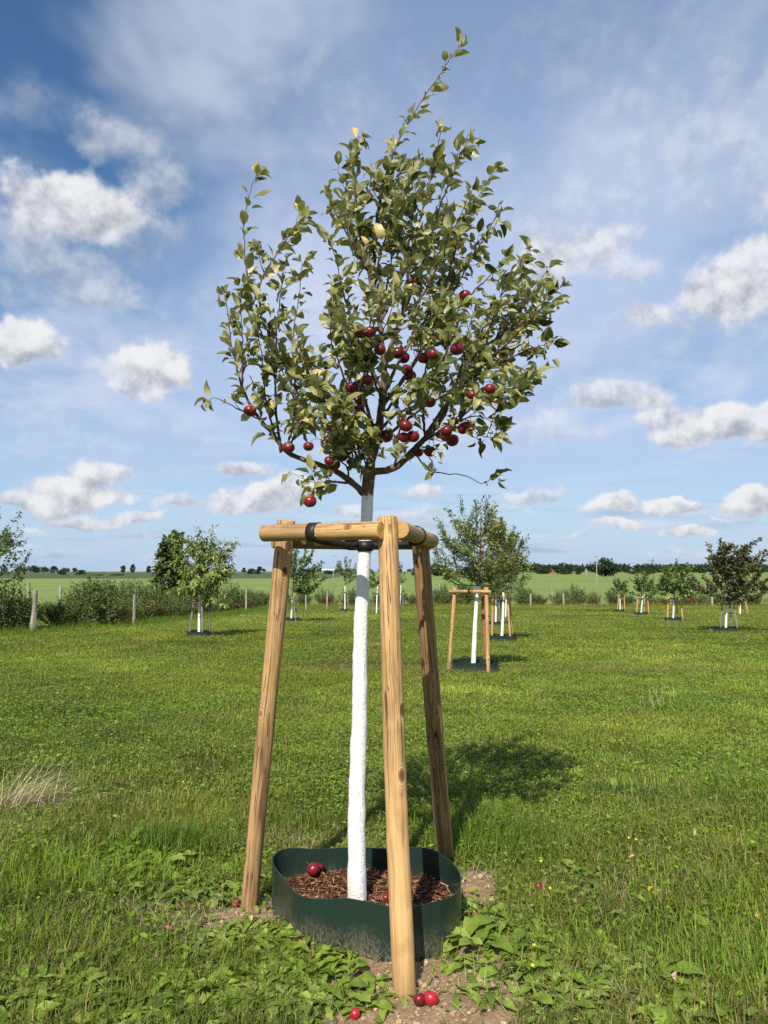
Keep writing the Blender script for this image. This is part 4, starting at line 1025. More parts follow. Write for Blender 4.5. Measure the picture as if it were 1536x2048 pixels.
young_tree(1451, 1264, dict(x0=1410, x1=1526, y0=1078, y1=1206, fork=(1453, 1203), tip=(1440, 1078), shoots=46, leaves=4200, leaf=.11, lump=.5, droop=.3, cols=[(.065, .075, .03), (.085, .07, .032), (.05, .06, .025), (.10, .075, .045)], right_tint=((.15, .14, .05), .35), label='dark bronze-leaved tree at the right edge of the orchard', ring=.46, ringlabel='dark edging ring under the bronze-leaved right tree',
  stand=dict(posts=[(1434, -.1, 1440), (1457, .4, 1455), (1470, -.2, 1462)], top=1203, mat='wood_grey', label='old dark grey stand of the bronze-leaved right tree')))
young_tree(1346, 1242, dict(x0=1316, x1=1391, y0=1121, y1=1196, fork=(1348, 1194), shoots=36, leaves=2800, leaf=.10, lump=2.2, cols=[(.10, .15, .03), (.07, .115, .025), (.13, .18, .045)], label='bushy green tree left of the bronze-leaved one', ring=.46, ringlabel='edging ring of the bushy tree with tan stakes at right',
  stand=dict(posts=[(1329, -.1, 1334), (1361, -.2, 1357), (1350, .6, 1350)], top=1194, r=.055, label='bright tan stand of the bushy tree left of the bronze-leaved one')))
young_tree(1282, 1230, dict(x0=1265, x1=1317, y0=1146, y1=1194, fork=(1286, 1192), shoots=28, leaves=1700, leaf=.10, cols=[(.10, .145, .035), (.13, .175, .045), (.07, .11, .03)], label='small wide-crowned tree, third from the right edge', ring=.46, ringlabel='edging ring of the small wide-crowned tree at right',
  stand=dict(posts=[(1268, -.1, 1274), (1294, -.2, 1292), (1284, .6, 1284)], top=1193, r=.06, label='slanting tan stand of the small wide-crowned tree')))
young_tree(1240, 1224, dict(x0=1225, x1=1257, y0=1156, y1=1188, fork=(1240, 1190), shoots=22, leaves=1200, leaf=.09, cols=[(.08, .12, .03), (.11, .15, .04)], label='smallest round-crowned staked tree, right of the tall thin pole', ring=.42, ringlabel='edging ring of the smallest round-crowned tree',
  stand=dict(posts=[(1231, -.1, 1235), (1247, -.2, 1245), (1241, .6, 1241)], top=1190, r=.06, label='bright tan stand of the smallest round-crowned tree')))
young_tree(1480, 1229, dict(x0=1462, x1=1502, y0=1140, y1=1196, shoots=20, leaves=1000, cols=[(.08, .12, .03)], label='tree hidden behind the bronze-leaved one, only its trunk showing', stand=dict(posts=[(1472, -.1, 1475), (1491, -.2, 1486), (1482, .6, 1481)], top=1198, r=.06, label='tan stand just right behind the bronze-leaved tree')))
young_tree(1381, 1209, dict(x0=1372, x1=1392, y0=1150, y1=1186, shoots=12, leaves=500, leaf=.1, cols=GA, label='tiny far staked tree between bushy and bronze-leaved trees', stand=dict(posts=[(1377, -.1, 1378), (1387, -.2, 1386), (1382, .6, 1382)], top=1188, label='tiny far stand between bushy and bronze-leaved trees')))
young_tree(-48, 1262, dict(x0=-150, x1=66, y0=1030, y1=1200, fork=(-40, 1192), shoots=54, leaves=4200, leaf=.09, lump=.3, cols=[(.075, .12, .03), (.10, .15, .035), (.055, .09, .022)], label='green tree whose branches reach in from the left edge', stand=dict(posts=[(-68, -.1, -62), (-30, -.2, -36), (-50, .6, -50)], top=1196, label='stand of the tree cut off by the left edge')))

# ================================================================== THE APPLE TREE IN FRONT
TY = 3.72                                     # distance of the trunk
trunk_base = np.array([*G(714, 1806, .10)[:2], 0.0]); trunk_base[1] = TY; trunk_base[0] = (714 - CX) / F * 3.60
trunk_base[2] = float(slope_z(TY)) + .08

def build_stand():
    bl, bf, br_ = G(500, 1816), G(813, 1980), G(893, 1720)
    tl, tf, tr = P(571, 1040, 3.78), P(772, 1034, 3.40), P(837, 1070, 4.10)
    o = empty('tree_stand', ((bl + bf + br_) / 3)); 
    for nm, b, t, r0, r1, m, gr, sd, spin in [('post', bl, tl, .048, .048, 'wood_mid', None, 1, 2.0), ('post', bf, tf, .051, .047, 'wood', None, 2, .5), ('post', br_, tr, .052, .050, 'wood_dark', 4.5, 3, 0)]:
        d = unit(t - b); a = b - d * .25; L = np.linalg.norm(t - a)
        place_along(nm, post_mesh(L, r0 * .94, r1 * .94, sd, M[m], 40, gr, rings=90, top_chamfer=.004), a, t, o, spin)
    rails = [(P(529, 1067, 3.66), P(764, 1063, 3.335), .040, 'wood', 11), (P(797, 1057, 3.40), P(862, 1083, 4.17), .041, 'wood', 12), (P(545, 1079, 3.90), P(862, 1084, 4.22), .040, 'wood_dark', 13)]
    for a, b, r0, m, sd in rails:
        L = np.linalg.norm(b - a); place_along('rail', post_mesh(L, r0, r0, sd, M[m], 32, rings=30, top_chamfer=.0025), a, b, o, sd * 1.3)
    # black straps: a band round each rail, a sling to the trunk
    tk = trunk_at(P(731, 1088, TY)[2]); sl = MB()
    for (a, b, r0, m, sd), (fpx, wd) in zip(rails, ((.455, .052), (.50, .05), (.45, .05))):
        dv = unit(b - a); c = a + (b - a) * fpx; n_ = unit(np.cross(dv, (0, 0, 1))); up = np.cross(n_, dv); mb = MB(); mb.add(*ribbon_loop(c, n_, up, dv, r0 * 1.10, r0 * 1.10, wd, .004, 36))
        # sling: a ribbon from under the rail to the trunk
        t_ = np.linspace(0, 1, 9)[:, None]; st = c - up * r0 * .9; en = tk + unit(c - tk) * .03; path = st + (en - st) * t_; path[:, 2] -= .006 * np.sin(t_[:, 0] * math.pi)
        V = []; 
        for q in path: V += [q + (0, 0, .014), q - (0, 0, .014), q + (0, .004, -.014), q + (0, .004, .014)]
        V = np.array(V); i = np.arange(8)[:, None] * 4; k = np.arange(4)[None]; mb.add(V, np.stack([i + k, i + (k + 1) % 4, i + 4 + (k + 1) % 4, i + 4 + k], -1).reshape(-1, 4))
        so = link('strap', mb.mesh('strap', M['strap'], origin=o.location), o)
        if sd == 11:
            for dz in (.016, -.014):
                s = MB(); ctr = c + unit(np.array([0, 0, CAMZ]) - c) * (r0 + .006) + up * dz; s.add(*tube([ctr, ctr - unit(ctr - np.array([0, 0, CAMZ])) * .003], [.0045, .0035], 10)); link('screw', s.mesh('screw', M['metal'], origin=o.location), so)
    mb = MB(); mb.add(*ribbon_loop(tk, (1, 0, 0), (0, 1, 0), (0, 0, 1), .034, .034, .05, .005, 24)); link('strap', mb.mesh('strap', M['strap'], origin=o.location), o)
    tag(o, 'large tan three-post wooden stand with rails round the apple tree in front', 'tree stand')

TRUNK_PX = [(714,1815),(713,1700),(715,1560),(719,1400),(722,1250),(727,1130),(731,1080),(735,1010),(737,960),(740,925)]
trunk_pts = resample([P(x, y, TY + (0.0 if y > 1000 else .0)) for x, y in TRUNK_PX], .03); trunk_pts[0][2] = min(trunk_pts[0][2], trunk_base[2] - .05)
def trunk_at(z): k = np.argmin(np.abs(trunk_pts[:, 2] - z)); return trunk_pts[k].copy()
build_stand()

make_ring(0, 0, float(slope_z(3.8)), .45, .235, 1, 'dark green plastic edging ring, dented, around the apple tree in front', outline=ring_xy)

def build_mulch():
    r = np.random.default_rng(8); c = ring_xy.mean(0); gz = float(slope_z(3.8)); mb = MB()
    # bed surface
    n = len(ring_xy); V = [np.array([[c[0], c[1], gz + .125]])]; fr = [.25, .5, .75, .96]
    for f in fr: q = c + (ring_xy - c) * f; V.append(np.concatenate([q, (gz + .13 - .03 * f ** 2 + .02 * (fbm(q[:, 0], q[:, 1], 9, 3, 3) - .5))[:, None]], 1))
    V = np.concatenate(V); j = np.arange(n); j2 = (j + 1) % n; fs = [np.stack([j * 0, 1 + j, 1 + j2], 1)]
    mb.add(V, [fs[0], np.concatenate([np.stack([1 + a * n + j, 1 + (a + 1) * n + j, 1 + (a + 1) * n + j2, 1 + a * n + j2], 1) for a in range(3)])], (.05, .022, .012))
    bx = box((0, 0, 0), (.5, 1, .5)); ch = np.array(bx[0]); ch[:, 0] *= np.where(ch[:, 1] > 0, .45, 1.0); ch[:, 2] *= .8
    m = 3600; x = r.uniform(c[0] - .5, c[0] + .5, m); y = r.uniform(c[1] - .5, c[1] + .5, m); k = inside_ring(x, y, .95); x, y = x[k], y[k]; m = len(x)
    f = np.hypot(x - c[0], y - c[1]) / .45; z = gz + .128 - .03 * f ** 2 + r.uniform(0, .022, m)
    a = r.uniform(0, 6.28, m); ax = np.stack([np.cos(a), np.sin(a), r.normal(0, .28, m)], 1); nr = np.stack([r.normal(0, .5, m), r.normal(0, .5, m), np.ones(m)], 1)
    L = r.uniform(.006, .026, m); sc_ = np.stack([r.uniform(.004, .014, m), L, r.uniform(.002, .006, m)], 1)
    col = np.array([(.11, .044, .023), (.16, .066, .034), (.08, .034, .019), (.23, .115, .06)])[r.integers(0, 4, m)] * r.uniform(.6, 1.3, (m, 1)); lt = r.random(m) < .05; col[lt] = np.array((.42, .28, .15)) * r.uniform(.7, 1.2, (lt.sum(), 1)); sc_[lt, 0] *= .5; sc_[lt, 1] *= 1.4
    scatter(mb, (ch, bx[1]), np.stack([x, y, z], 1), basis(ax, nr), sc_, col)
    tag(link('bark_mulch', mb.mesh('bark_mulch', M['mulch'], smooth=False)), 'reddish brown bark mulch filling the ring round the apple tree', 'mulch', kind='stuff')
build_mulch()

# ---- branches: control points traced in the photograph, each given its own depth in the crown (metres behind + / before - the trunk)
LIMBS = [  # (points, depth at start, depth at end, radius start mm, radius end mm)
 ([(740,930),(752,880),(764,810),(768,740),(760,650),(748,560),(752,460),(766,370),(795,285),(835,215),(885,140),(926,84)], 0, .05, 25, 2.2),
 ([(732,990),(700,962),(672,942),(625,925),(575,905),(549,872),(510,825),(484,773),(465,700),(456,630),(449,576)], 0, -.18, 17, 2.0),
 ([(520,838),(465,812),(430,795),(407,803)], -.13, -.2, 4, 1.6),
 ([(562,905),(553,830),(549,740),(533,690),(512,640),(498,590),(490,510),(489,440),(502,380),(517,340)], -.08, -.12, 7, 1.8),
 ([(505,610),(530,545),(565,492),(600,445),(612,425)], -.12, .0, 4, 1.6),
 ([(549,740),(555,640),(566,560),(572,515)], -.1, .1, 5, 1.6),
 ([(575,905),(590,800),(585,690),(598,590),(606,515)], -.1, .15, 6, 1.6),
 ([(484,773),(485,690),(482,610),(486,560)], -.16, -.3, 4, 1.5),
 ([(743,945),(790,935),(822,905),(850,878),(885,835),(905,780),(935,740),(990,680),(1040,620),(1085,555),(1100,528)], 0, .12, 20, 2.0),
 ([(830,905),(855,938),(890,947),(930,951),(963,968),(985,955),(1003,948)], -.06, -.1, 4, 1.8),
 ([(850,880),(905,850),(950,832),(1003,852)], -.03, -.3, 8, 1.8),
 ([(905,850),(960,805),(1020,780),(1082,745)], -.12, -.25, 6, 1.7),
 ([(905,780),(965,745),(1030,712),(1085,690),(1118,676)], .05, -.1, 8, 1.8),
 ([(990,680),(1050,640),(1100,590),(1135,566)], .06, .0, 6, 1.7),
 ([(930,745),(970,650),(1010,580),(1050,510),(1062,495)], .07, .25, 7, 1.7),
 ([(766,810),(820,740),(870,650),(920,560),(965,480),(1000,420),(1008,405)], .02, .15, 12, 1.8),
 ([(870,650),(900,540),(930,450),(965,380),(995,330)], .06, -.05, 8, 1.8),
 ([(768,735),(800,640),(840,540),(870,440),(905,350),(935,285),(950,270)], 0, .0, 11, 1.8),
 ([(805,620),(820,520),(845,420),(868,330),(885,250)], -.05, -.2, 7, 1.8),
 ([(757,640),(735,540),(715,440),(708,350),(715,280),(728,265)], 0, .05, 9, 1.8),
 ([(735,540),(700,480),(668,420),(650,370)], 0, -.15, 6, 1.7),
 ([(764,780),(720,690),(690,600),(672,520),(655,470)], 0, -.2, 10, 1.7),
 ([(715,915),(695,880),(668,850),(676,805)], -.06, -.5, 6, 1.6), ([(700,940),(705,905),(690,870),(672,830)], -.12, -.45, 4, 1.5), ([(720,930),(715,890),(700,850),(690,800)], -.08, -.42, 4, 1.5), ([(735,955),(718,930),(692,905),(668,880)], -.03, -.3, 4, 1.5), ([(735,940),(728,915),(712,890),(690,880)], -.03, -.35, 4, 1.5), ([(735,905),(742,880),(722,850),(700,830)], -.04, -.5, 6, 1.6), ([(700,962),(690,930),(650,900),(640,870)], -.06, -.42, 5, 1.6),
 ([(752,870),(705,790),(675,720),(660,670),(668,600)], 0, -.3, 9, 1.8),
 ([(738,880),(690,850),(640,800),(605,745),(640,720),(680,705)], 0, -.35, 9, 1.7),
 ([(672,942),(665,880),(640,800),(612,730),(590,660)], -.03, -.3, 8, 1.7),
 ([(700,965),(640,965),(625,985),(612,1022)], -.02, -.25, 6, 1.8),
 ([(672,942),(680,850),(700,760),(715,690),(722,640)], -.03, -.4, 8, 1.7),
 ([(690,915),(710,820),(745,720),(775,640),(800,570)], -.05, -.45, 8, 1.7),
 ([(850,878),(845,800),(855,720),(870,650),(885,590)], 0, -.4, 8, 1.7),
 ([(885,835),(915,760),(930,690),(950,610)], .02, -.3, 7, 1.7),
 ([(790,935),(800,860),(830,790),(850,770)], 0, -.4, 6, 1.7),
 ([(748,560),(770,480),(800,420),(820,350)], 0, -.3, 6, 1.7),
 ([(752,480),(775,400),(790,330),(778,300)], 0, .15, 5, 1.7),
 ([(800,640),(840,600),(890,500),(925,420),(945,370)], 0, -.25, 7, 1.7),
 ([(870,650),(930,600),(990,540),(1015,505)], .04, -.2, 6, 1.7),
 ([(935,740),(1000,700),(1060,640),(1100,600)], .06, -.25, 6, 1.7),
 ([(965,805),(990,820),(975,870),(985,880)], -.15, -.35, 4, 1.6), ([(960,805),(1000,800),(1040,790),(1050,770)], -.14, -.2, 4, 1.6), ([(1000,700),(1050,690),(1085,700),(1095,660)], .0, -.2, 4, 1.6), ([(990,680),(1040,660),(1080,620),(1115,600)], .06, .2, 5, 1.6), ([(930,745),(960,690),(990,630),(1010,560)], .05, -.1, 6, 1.6), ([(905,850),(940,870),(960,880)], -.1, -.3, 4, 1.6), ([(870,650),(880,600),(915,540),(950,500)], .06, .3, 6, 1.6), ([(850,880),(880,860),(930,820),(960,790)], -.03, -.45, 6, 1.6), ([(768,740),(790,680),(810,600),(815,520)], 0, -.25, 7, 1.6), ([(766,810),(740,740),(700,680),(690,640)], 0, -.55, 7, 1.6), ([(820,740),(850,690),(900,640),(930,600)], 0, -.6, 6, 1.6),
 ([(822,905),(850,900),(870,940),(862,955)], -.04, -.15, 4, 1.6),
 ([(743,900),(800,850),(870,800),(940,770),(990,760)], 0, -.5, 9, 1.7),
 ([(752,850),(800,790),(860,760),(900,690),(920,640)], 0, -.55, 8, 1.7),
 ([(752,860),(720,800),(735,720),(740,640),(730,580)], 0, -.5, 8, 1.7),
 # shoots growing to the far side of the crown
 ([(752,880),(730,800),(700,720),(680,640),(670,560)], .03, .55, 10, 1.8), ([(764,800),(800,720),(850,640),(880,560),(900,480)], .03, .6, 10, 1.8), ([(768,740),(760,640),(780,540),(790,440),(800,380)], .02, .5, 9, 1.8),
 ([(850,870),(900,800),(960,740),(1010,680),(1040,640)], .03, .5, 9, 1.8), ([(672,940),(640,860),(590,800),(560,730),(550,680)], 0, .45, 8, 1.8), ([(752,870),(790,830),(850,800),(920,740),(970,690)], .03, .6, 8, 1.8),
 ([(760,650),(800,560),(850,470),(880,400),(890,350)], .02, .45, 7, 1.8), ([(748,560),(720,500),(690,440),(690,380)], 0, .35, 6, 1.8),
 ([(549,872),(530,790),(525,720),(515,660),(520,590)], -.1, -.35, 5, 1.6), ([(575,905),(600,850),(630,820),(640,760)], -.08, -.45, 6, 1.6), ([(930,745),(980,720),(1020,740),(1060,770)], .05, .3, 6, 1.6),
 ([(990,680),(1030,600),(1040,560),(1035,530)], .08, .35, 5, 1.6), ([(820,520),(800,450),(830,380),(845,310)], -.08, .1, 5, 1.6), ([(700,480),(690,400),(700,330),(705,300)], 0, .1, 4, 1.6), ([(905,350),(915,310),(930,300)], 0, -.1, 3, 1.6),
]
LEAF_T = [leaf_template(7, 5, .255, f, c, tw, .10, seed=k, wave=wv) for k, (f, c, tw, wv) in enumerate([(.35, .9, .2, .10), (.7, .5, -.3, .12), (.25, 1.5, .5, .15), (.9, 1.0, .3, .1), (.15, .35, -.2, .2), (.5, 1.9, -.5, .15)])]
LEAFCOL = np.array([(.095, .115, .025), (.14, .155, .036), (.064, .086, .020), (.22, .22, .065), (.30, .285, .10), (.32, .26, .06), (.50, .38, .17)]); LEAFW = np.array([.24, .25, .20, .15, .09, .04, .03])

HANG = [(500,822,24,-.20),(577,895,23,-.16),(620,1003,24,-.26),(668,929,25,-.12),(684,910,26,-.14),(658,922,18,-.1),(655,882,24,-.25),(652,852,20,-.22),(720,664,27,-.45),(740,664,24,-.4),(703,775,22,-.4),(718,816,20,-.1),(847,716,24,-.45),(866,709,22,-.42),
  (914,698,28,-.38),(820,752,24,-.5),(814,740,22,-.48),(858,804,25,-.48),(846,803,20,-.4),(811,852,25,-.45),(808,875,22,-.44),(826,873,24,-.40),(773,872,26,-.2),(905,881,24,-.3),(892,872,22,-.25),(939,853,22,-.32),(926,857,24,-.28),(893,862,22,-.2),
  (860,903,22,-.12),(836,905,20,-.08),(835,668,24,-.3),(822,570,24,-.25),(796,706,24,-.4),(980,778,22,-.25),(896,648,22,-.2),(930,592,24,-.25),(708,868,22,-.15),(735,760,22,-.3),(617,893,20,-.2),(944,790,20,-.1),(808,716,22,-.35),(760,700,22,-.2)]
BR = []
def build_apple_tree():
    r = np.random.default_rng(21)
    o = empty('apple_tree', trunk_base)
    org = np.array(trunk_base)
    # trunk with limewash up to the fork
    mb = MB(); y_px = np.interp(trunk_pts[:, 2], [P(x, y, TY)[2] for x, y in TRUNK_PX][::1], [y for x, y in TRUNK_PX]) if False else None
    zs = np.array([P(x, y, TY)[2] for x, y in TRUNK_PX]); rad_px = np.array([19.5, 18, 16.5, 15.2, 14.2, 13.2, 12.6, 12.4, 12.6, 13]); rr = np.interp(trunk_pts[:, 2], zs, rad_px) / F * 3.62
    rr[-1] *= .7; zq = trunk_pts[:, 2]; rr = rr * (1 + .02 * np.sin(zq * 19) + .02 * np.sin(zq * 43 + 1) + .02 * np.sin(zq * 97)); trunk_pts[:, 0] += .0015 * np.sin(zq * 9) + .001 * np.sin(zq * 31); V, fs = tube(trunk_pts, rr, 26, wob=.014, r_=r); zt = P(735, 992, TY)[2]; fac = np.clip(.5 + (zt - V[:, 2]) / .16, 0, 1)
    mb.add(V, fs, np.repeat(fac[:, None], 3, 1)); link('trunk', mb.mesh('trunk', M['lime'], origin=org), o)
    limbs = MB(); twigs = MB(); nodes = []; BR.clear()
    def node(p, d, w=1.0): nodes.append((p, d, w))
    for pts, d0, d1, r0, r1 in LIMBS:
        n = len(pts); D = d0 + (d1 - d0) * (np.arange(n) / (n - 1)) ** 1.2
        W = np.array([P(x, y, TY + dd) for (x, y), dd in zip(pts, D)]); W[-1] = W[-2] + (W[-1] - W[-2]) * max(.35, 1 - .04 / np.linalg.norm(W[-1] - W[-2])); C = resample(W, .022); C[1:-1] += r.normal(0, .0018, (len(C) - 2, 3)); k = np.linspace(0, 1, len(C))
        R = (r0 * .88 * (1 - k) ** (2.0 if pts[0] == (740, 930) else 1.25) + r1 * .85) / 1000 * (1 + .12 * (np.arange(len(C)) % 4 == 0)); (limbs if r0 > 9 else twigs).add(*tube(C, R, 10 if r0 > 9 else 6, wob=.03, r_=r))
        BR.append(C); L = np.concatenate([[0], np.cumsum(np.linalg.norm(np.diff(C, axis=0), axis=1))]); T = unit(np.gradient(C, axis=0)); tot = L[-1]
        start = .34 * tot if r0 > 15 else (.22 * tot if r0 > 6 else .08 * tot)
        bare = pts[0] == (830, 905)
        s = start if not bare else tot * .82
        while s < tot:
            i = min(np.searchsorted(L, s), len(C) - 1)
            if r.random() < (.88 if r0 > 4.5 or s > .5 * tot else .65): node(C[i], T[i], 1.0)
            if pts[0] == (520, 838): s += .05
            # short spurs with a rosette of leaves, and some side twigs
            u = r.random()
            if u < (.26 if s < .6 * tot else .10) and not bare and s < tot * .9:
                dv = unit(T[i] * .5 + unit(r.normal(0, 1, 3)) * .9 + np.array([0, 0, .25])); ln = r.uniform(.02, .09) if u < .16 or s > .6 * tot else r.uniform(.10, .2)
                Cs = resample([C[i], C[i] + dv * ln * .5 + r.normal(0, .006, 3), C[i] + unit(dv + (0, 0, .3)) * ln], .02); twigs.add(*tube(Cs, np.linspace(.0020, .0011, len(Cs)), 5))
                m = int(2 + ln / .035)
                for q in np.linspace(.3, 1, m): node(Cs[int(q * (len(Cs) - 1))], dv, .95)
                for _ in range(2): node(Cs[-1], unit(dv + r.normal(0, .4, 3)), .9)
            s += r.uniform(.0145, .026)
        for _ in range(4): node(C[-1], unit(T[-1] + r.normal(0, .35, 3)), .85)
    # leaves
    n = len(nodes); p = np.array([a[0] for a in nodes]); d = np.array([a[1] for a in nodes]); w = np.array([a[2] for a in nodes])
    # fruit that hangs in the sun on the outside keeps its leaves beside it, not before it
    pv = np.tan(np.arctan((p[:, 2] - CAMZ) / p[:, 1]) - PITCH); py_ = CY - F * pv; px_ = CX + F * p[:, 0] / (p[:, 1] * cp + (p[:, 2] - CAMZ) * sp); keep = np.ones(n, bool)
    for hi, (hx, hy, hd, _) in enumerate(HANG):
        if hi % 5 != 4: keep &= ~((np.hypot(px_ - hx + 6, py_ - hy - 4) < hd * .62))
    p, d, w = p[keep], d[keep], w[keep]; n = len(p)
    cen = P(770, 700, TY); radial = unit(p - cen); perp = unit(np.cross(d, r.normal(0, 1, (n, 3))))
    ax = unit(d * .75 + perp * .72 + radial * .10 + np.array([.22, 0, .22]) + r.normal(0, .22, (n, 3))); nr = unit(np.array([-.1, -.15, .55]) + d * .35 + r.normal(0, .62, (n, 3)))
    size = r.normal(.069, .019, n).clip(.028, .11) * w; pet = r.uniform(.012, .03, n); lp = p + ax * pet[:, None]
    B = basis(ax, nr); col = LEAFCOL[r.choice(7, n, p=LEAFW)] * r.uniform(.75, 1.25, (n, 1)); v = r.integers(0, 6, n)
    for q in range(n):
        if q % 2 == 0: twigs.add(*tube(np.array([p[q], (p[q] + lp[q]) / 2 + (0, 0, .001), lp[q]]), [.0012, .0010, .0008], 3, caps=False))
    # the 300 leaves that show largest stand alone, the rest are one mass
    sil = np.abs(B[:, 1, 2]) * size / (p[:, 1] - 2.2); order = np.argsort(-sil); big = order[:300]; rest = order[300:]; mb = MB()
    for q in range(6):
        m = rest[v[rest] == q]; scatter(mb, LEAF_T[q], lp[m] - org, B[m], size[m], col[m])
    tag(link('foliage', mb.mesh('foliage', M['leaf']), o), kind='stuff')
    lm = {}
    for i in big:
        ck = int(np.argmin(np.sum((LEAFCOL - col[i]) ** 2, 1))); key = (int(v[i]), ck)
        if key not in lm:
            b2 = MB(); b2.add(*LEAF_T[key[0]], LEAFCOL[ck] * r.uniform(.85, 1.15)); lm[key] = b2.mesh('leaf', M['leaf'])
        lo = link('leaf', lm[key], o); Mx = Matrix(B[i].tolist()).to_4x4(); Mx.translation = Vector(lp[i] - org); lo.matrix_local = Mx @ Matrix.Scale(float(size[i]), 4)
    link('limb', limbs.mesh('limb', M['bark'], origin=org), o); link('twigs', twigs.mesh('twigs', M['twig'], origin=org), o)
    print('leaves', n)
    tag(o, 'young apple tree with white painted trunk and dark red apples, in front', 'tree')
    return o
apple_tree = build_apple_tree()

# ---- apples
def apple_mesh(m, seed=0):
    r = np.random.default_rng(seed); nu, nv = 18, 13; V = []; th = np.arange(nu) * 2 * math.pi / nu; R = .5; a0 = r.uniform(0, 6)
    for i in range(nv):
        ph = math.pi * i / (nv - 1); rad = math.sin(ph) * (1 + .06 * math.cos(ph)); z = math.cos(ph) * .92
        z -= .30 * math.exp(-(rad / .22) ** 2) * (1 if z > 0 else -.55) * 1.0
        rr = max(rad, .004) * (1 + .03 * np.sin(5 * th + a0) * (1 - math.cos(ph)) * .5 + .03 * np.sin(2 * th + a0))
        V.append(np.stack([rr * np.cos(th), rr * np.sin(th), np.full(nu, z)], 1) * R)
    V = np.concatenate(V); i = np.arange(nv - 1)[:, None] * nu; j = np.arange(nu)[None]; j2 = (j + 1) % nu
    mb = MB(); mb.add(V, np.stack([i + j, i + nu + j, i + nu + j2, i + j2], -1).reshape(-1, 4)); return mb.mesh('apple', m)
AP = {k: [apple_mesh(M[k], s) for s in range(2)] for k in ('apple', 'apple2', 'apple3')}
smb = MB(); smb.add(*tube(resample([(0, 0, .28), (.03, 0, .5), (.12, .02, .72)], .08), .03, 6)); STEM = smb.mesh('stem', M['stem'])
def hang():
    r = np.random.default_rng(4)
    B = np.concatenate(BR); v = (B[:, 2] - CAMZ) / B[:, 1]; ang = np.arctan(v) - PITCH; py = CY - F * np.tan(ang); dep = B[:, 1] * cp + (B[:, 2] - CAMZ) * sp; pxx = CX + F * B[:, 0] / dep
    for k, (x, y, dpx, dd) in enumerate(HANG):
        # hang each fruit from the nearest branch that passes a little above it
        cost = np.hypot(pxx - x, (py - (y - dpx * .95)) * 1.0) + 40 * np.maximum(0, B[:, 1] - TY) ; i = int(np.argmin(cost)); br = B[i]
        Y = br[1] - .028; w = P(x, y, Y); D = dpx / F * Y * 1.1; a = link('apple', AP['apple'][k % 2], apple_tree); a.location = Vector(w - trunk_base)
        tl = Vector((r.normal(0, .25), r.normal(0, .25), 1.0)).normalized(); a.rotation_euler = tl.to_track_quat('Z', 'Y').to_euler(); a.scale = (D, D, D * r.uniform(.9, 1.02))
        top = np.array(tl) * D * .32; mid = (top + br - w) / 2 + np.array([0, 0, .012]); sm = MB(); C = resample([top / D, mid / D, (br - w) / D], .06); R_ = np.array(a.rotation_euler.to_matrix()); sm.add(*tube((C @ R_), .024, 5)); link('stem', sm.mesh('stem', M['stem']), a)
hang()
FALLEN = [(627,1744,27,'apple',.128,'dark red windfall apple on the mulch, left of the pair'),(639,1740,19,'apple',.128,'smaller windfall apple on the mulch, right of the pair'),(772,1798,20,'apple',.115,'red apple on the mulch behind the front stake, right of the trunk'),(581,1793,14,'apple',.11,'apple barely showing over the dented rim of the ring'),
  (839,2001,25,'apple',0,'dull dark red apple touching the foot of the front stake'),(862,2000,30,'apple2',0,'bright red apple on bare soil by the front stake foot'),(709,2031,22,'apple2',0,'shiny red apple in the weeds left of the front stake foot'),(1076,1777,17,'apple',0,'small red apple in the grass right of the ring'),
  (335,1861,17,'apple3',0,'pale pinkish old apple in dry grass at lower left'),(472,1806,18,'apple',0,'dark apple at the foot of the left stake'),(600,1888,14,'apple',0,'small dark red apple in the weeds under the ring'),(951,1833,16,'apple3',0,'rotting reddish apple right of the ring'),(985,1838,14,'apple',0,'dark windfall apple in the weeds farther right of the ring'),(506,1848,13,'apple','0','dark apple half under the weeds right of the left stake')]
def fallen():
    r = np.random.default_rng(14)
    for k, (x, y, dpx, kind, dz, lb) in enumerate(FALLEN):
        dz = float(dz); g = G(x, y + dpx * .35, dz); D = dpx / F * g[1] * .97; z = (float(ground_z(g[0], g[1])) if dz == 0 else float(slope_z(3.8)) + dz) + D * .44
        a = link('fallen_apple', AP[kind][k % 2], loc=(g[0], g[1], z)); a.rotation_euler = (r.uniform(-1.4, 1.4), r.uniform(-1.4, 1.4), r.uniform(0, 6.28)); a.scale = (D,) * 3
        link('stem', STEM, a); tag(a, lb, 'apple', 'windfall apples on the ground')
fallen()

# ================================================================== WEEDS, STRAW, LITTER NEAR THE CAMERA
def lobed_leaf(ns, width, lobes, curl, seed):
    """dandelion-like leaf: narrow at the base, toothed edge, arching"""
    r = np.random.default_rng(seed); s = np.linspace(0, 1, ns); V = []
    for i, t in enumerate(s):
        w = width * (t ** .9) * (1 - t ** 5) * 1.25 + .012; w *= 1 + lobes * (((t * 5.0) % 1.0) - .5) * (t < .85)
        y = math.sin(curl * t) / curl; z = -(1 - math.cos(curl * t)) / curl; wv = .25 * w * math.sin(t * 14 + seed)
        V += [[-w, y, z + .3 * w + wv], [0, y, z], [w, y, z + .3 * w - wv]]
    V = np.array(V); i = np.arange(ns - 1)[:, None] * 3; j = np.arange(2)[None]; return V, np.stack([i + j, i + j + 1, i + 3 + j + 1, i + 3 + j], -1).reshape(-1, 4)
WL = [lobed_leaf(14, .15, .75, 1.3, 1), lobed_leaf(14, .17, .5, 1.7, 2), lobed_leaf(10, .2, .1, 1.0, 3), lobed_leaf(14, .13, .9, 1.0, 4), lobed_leaf(10, .24, .05, 1.4, 5)]
WCOL = np.array([(.19, .28, .038), (.235, .325, .05), (.15, .23, .034), (.285, .36, .075)])
WM = {}
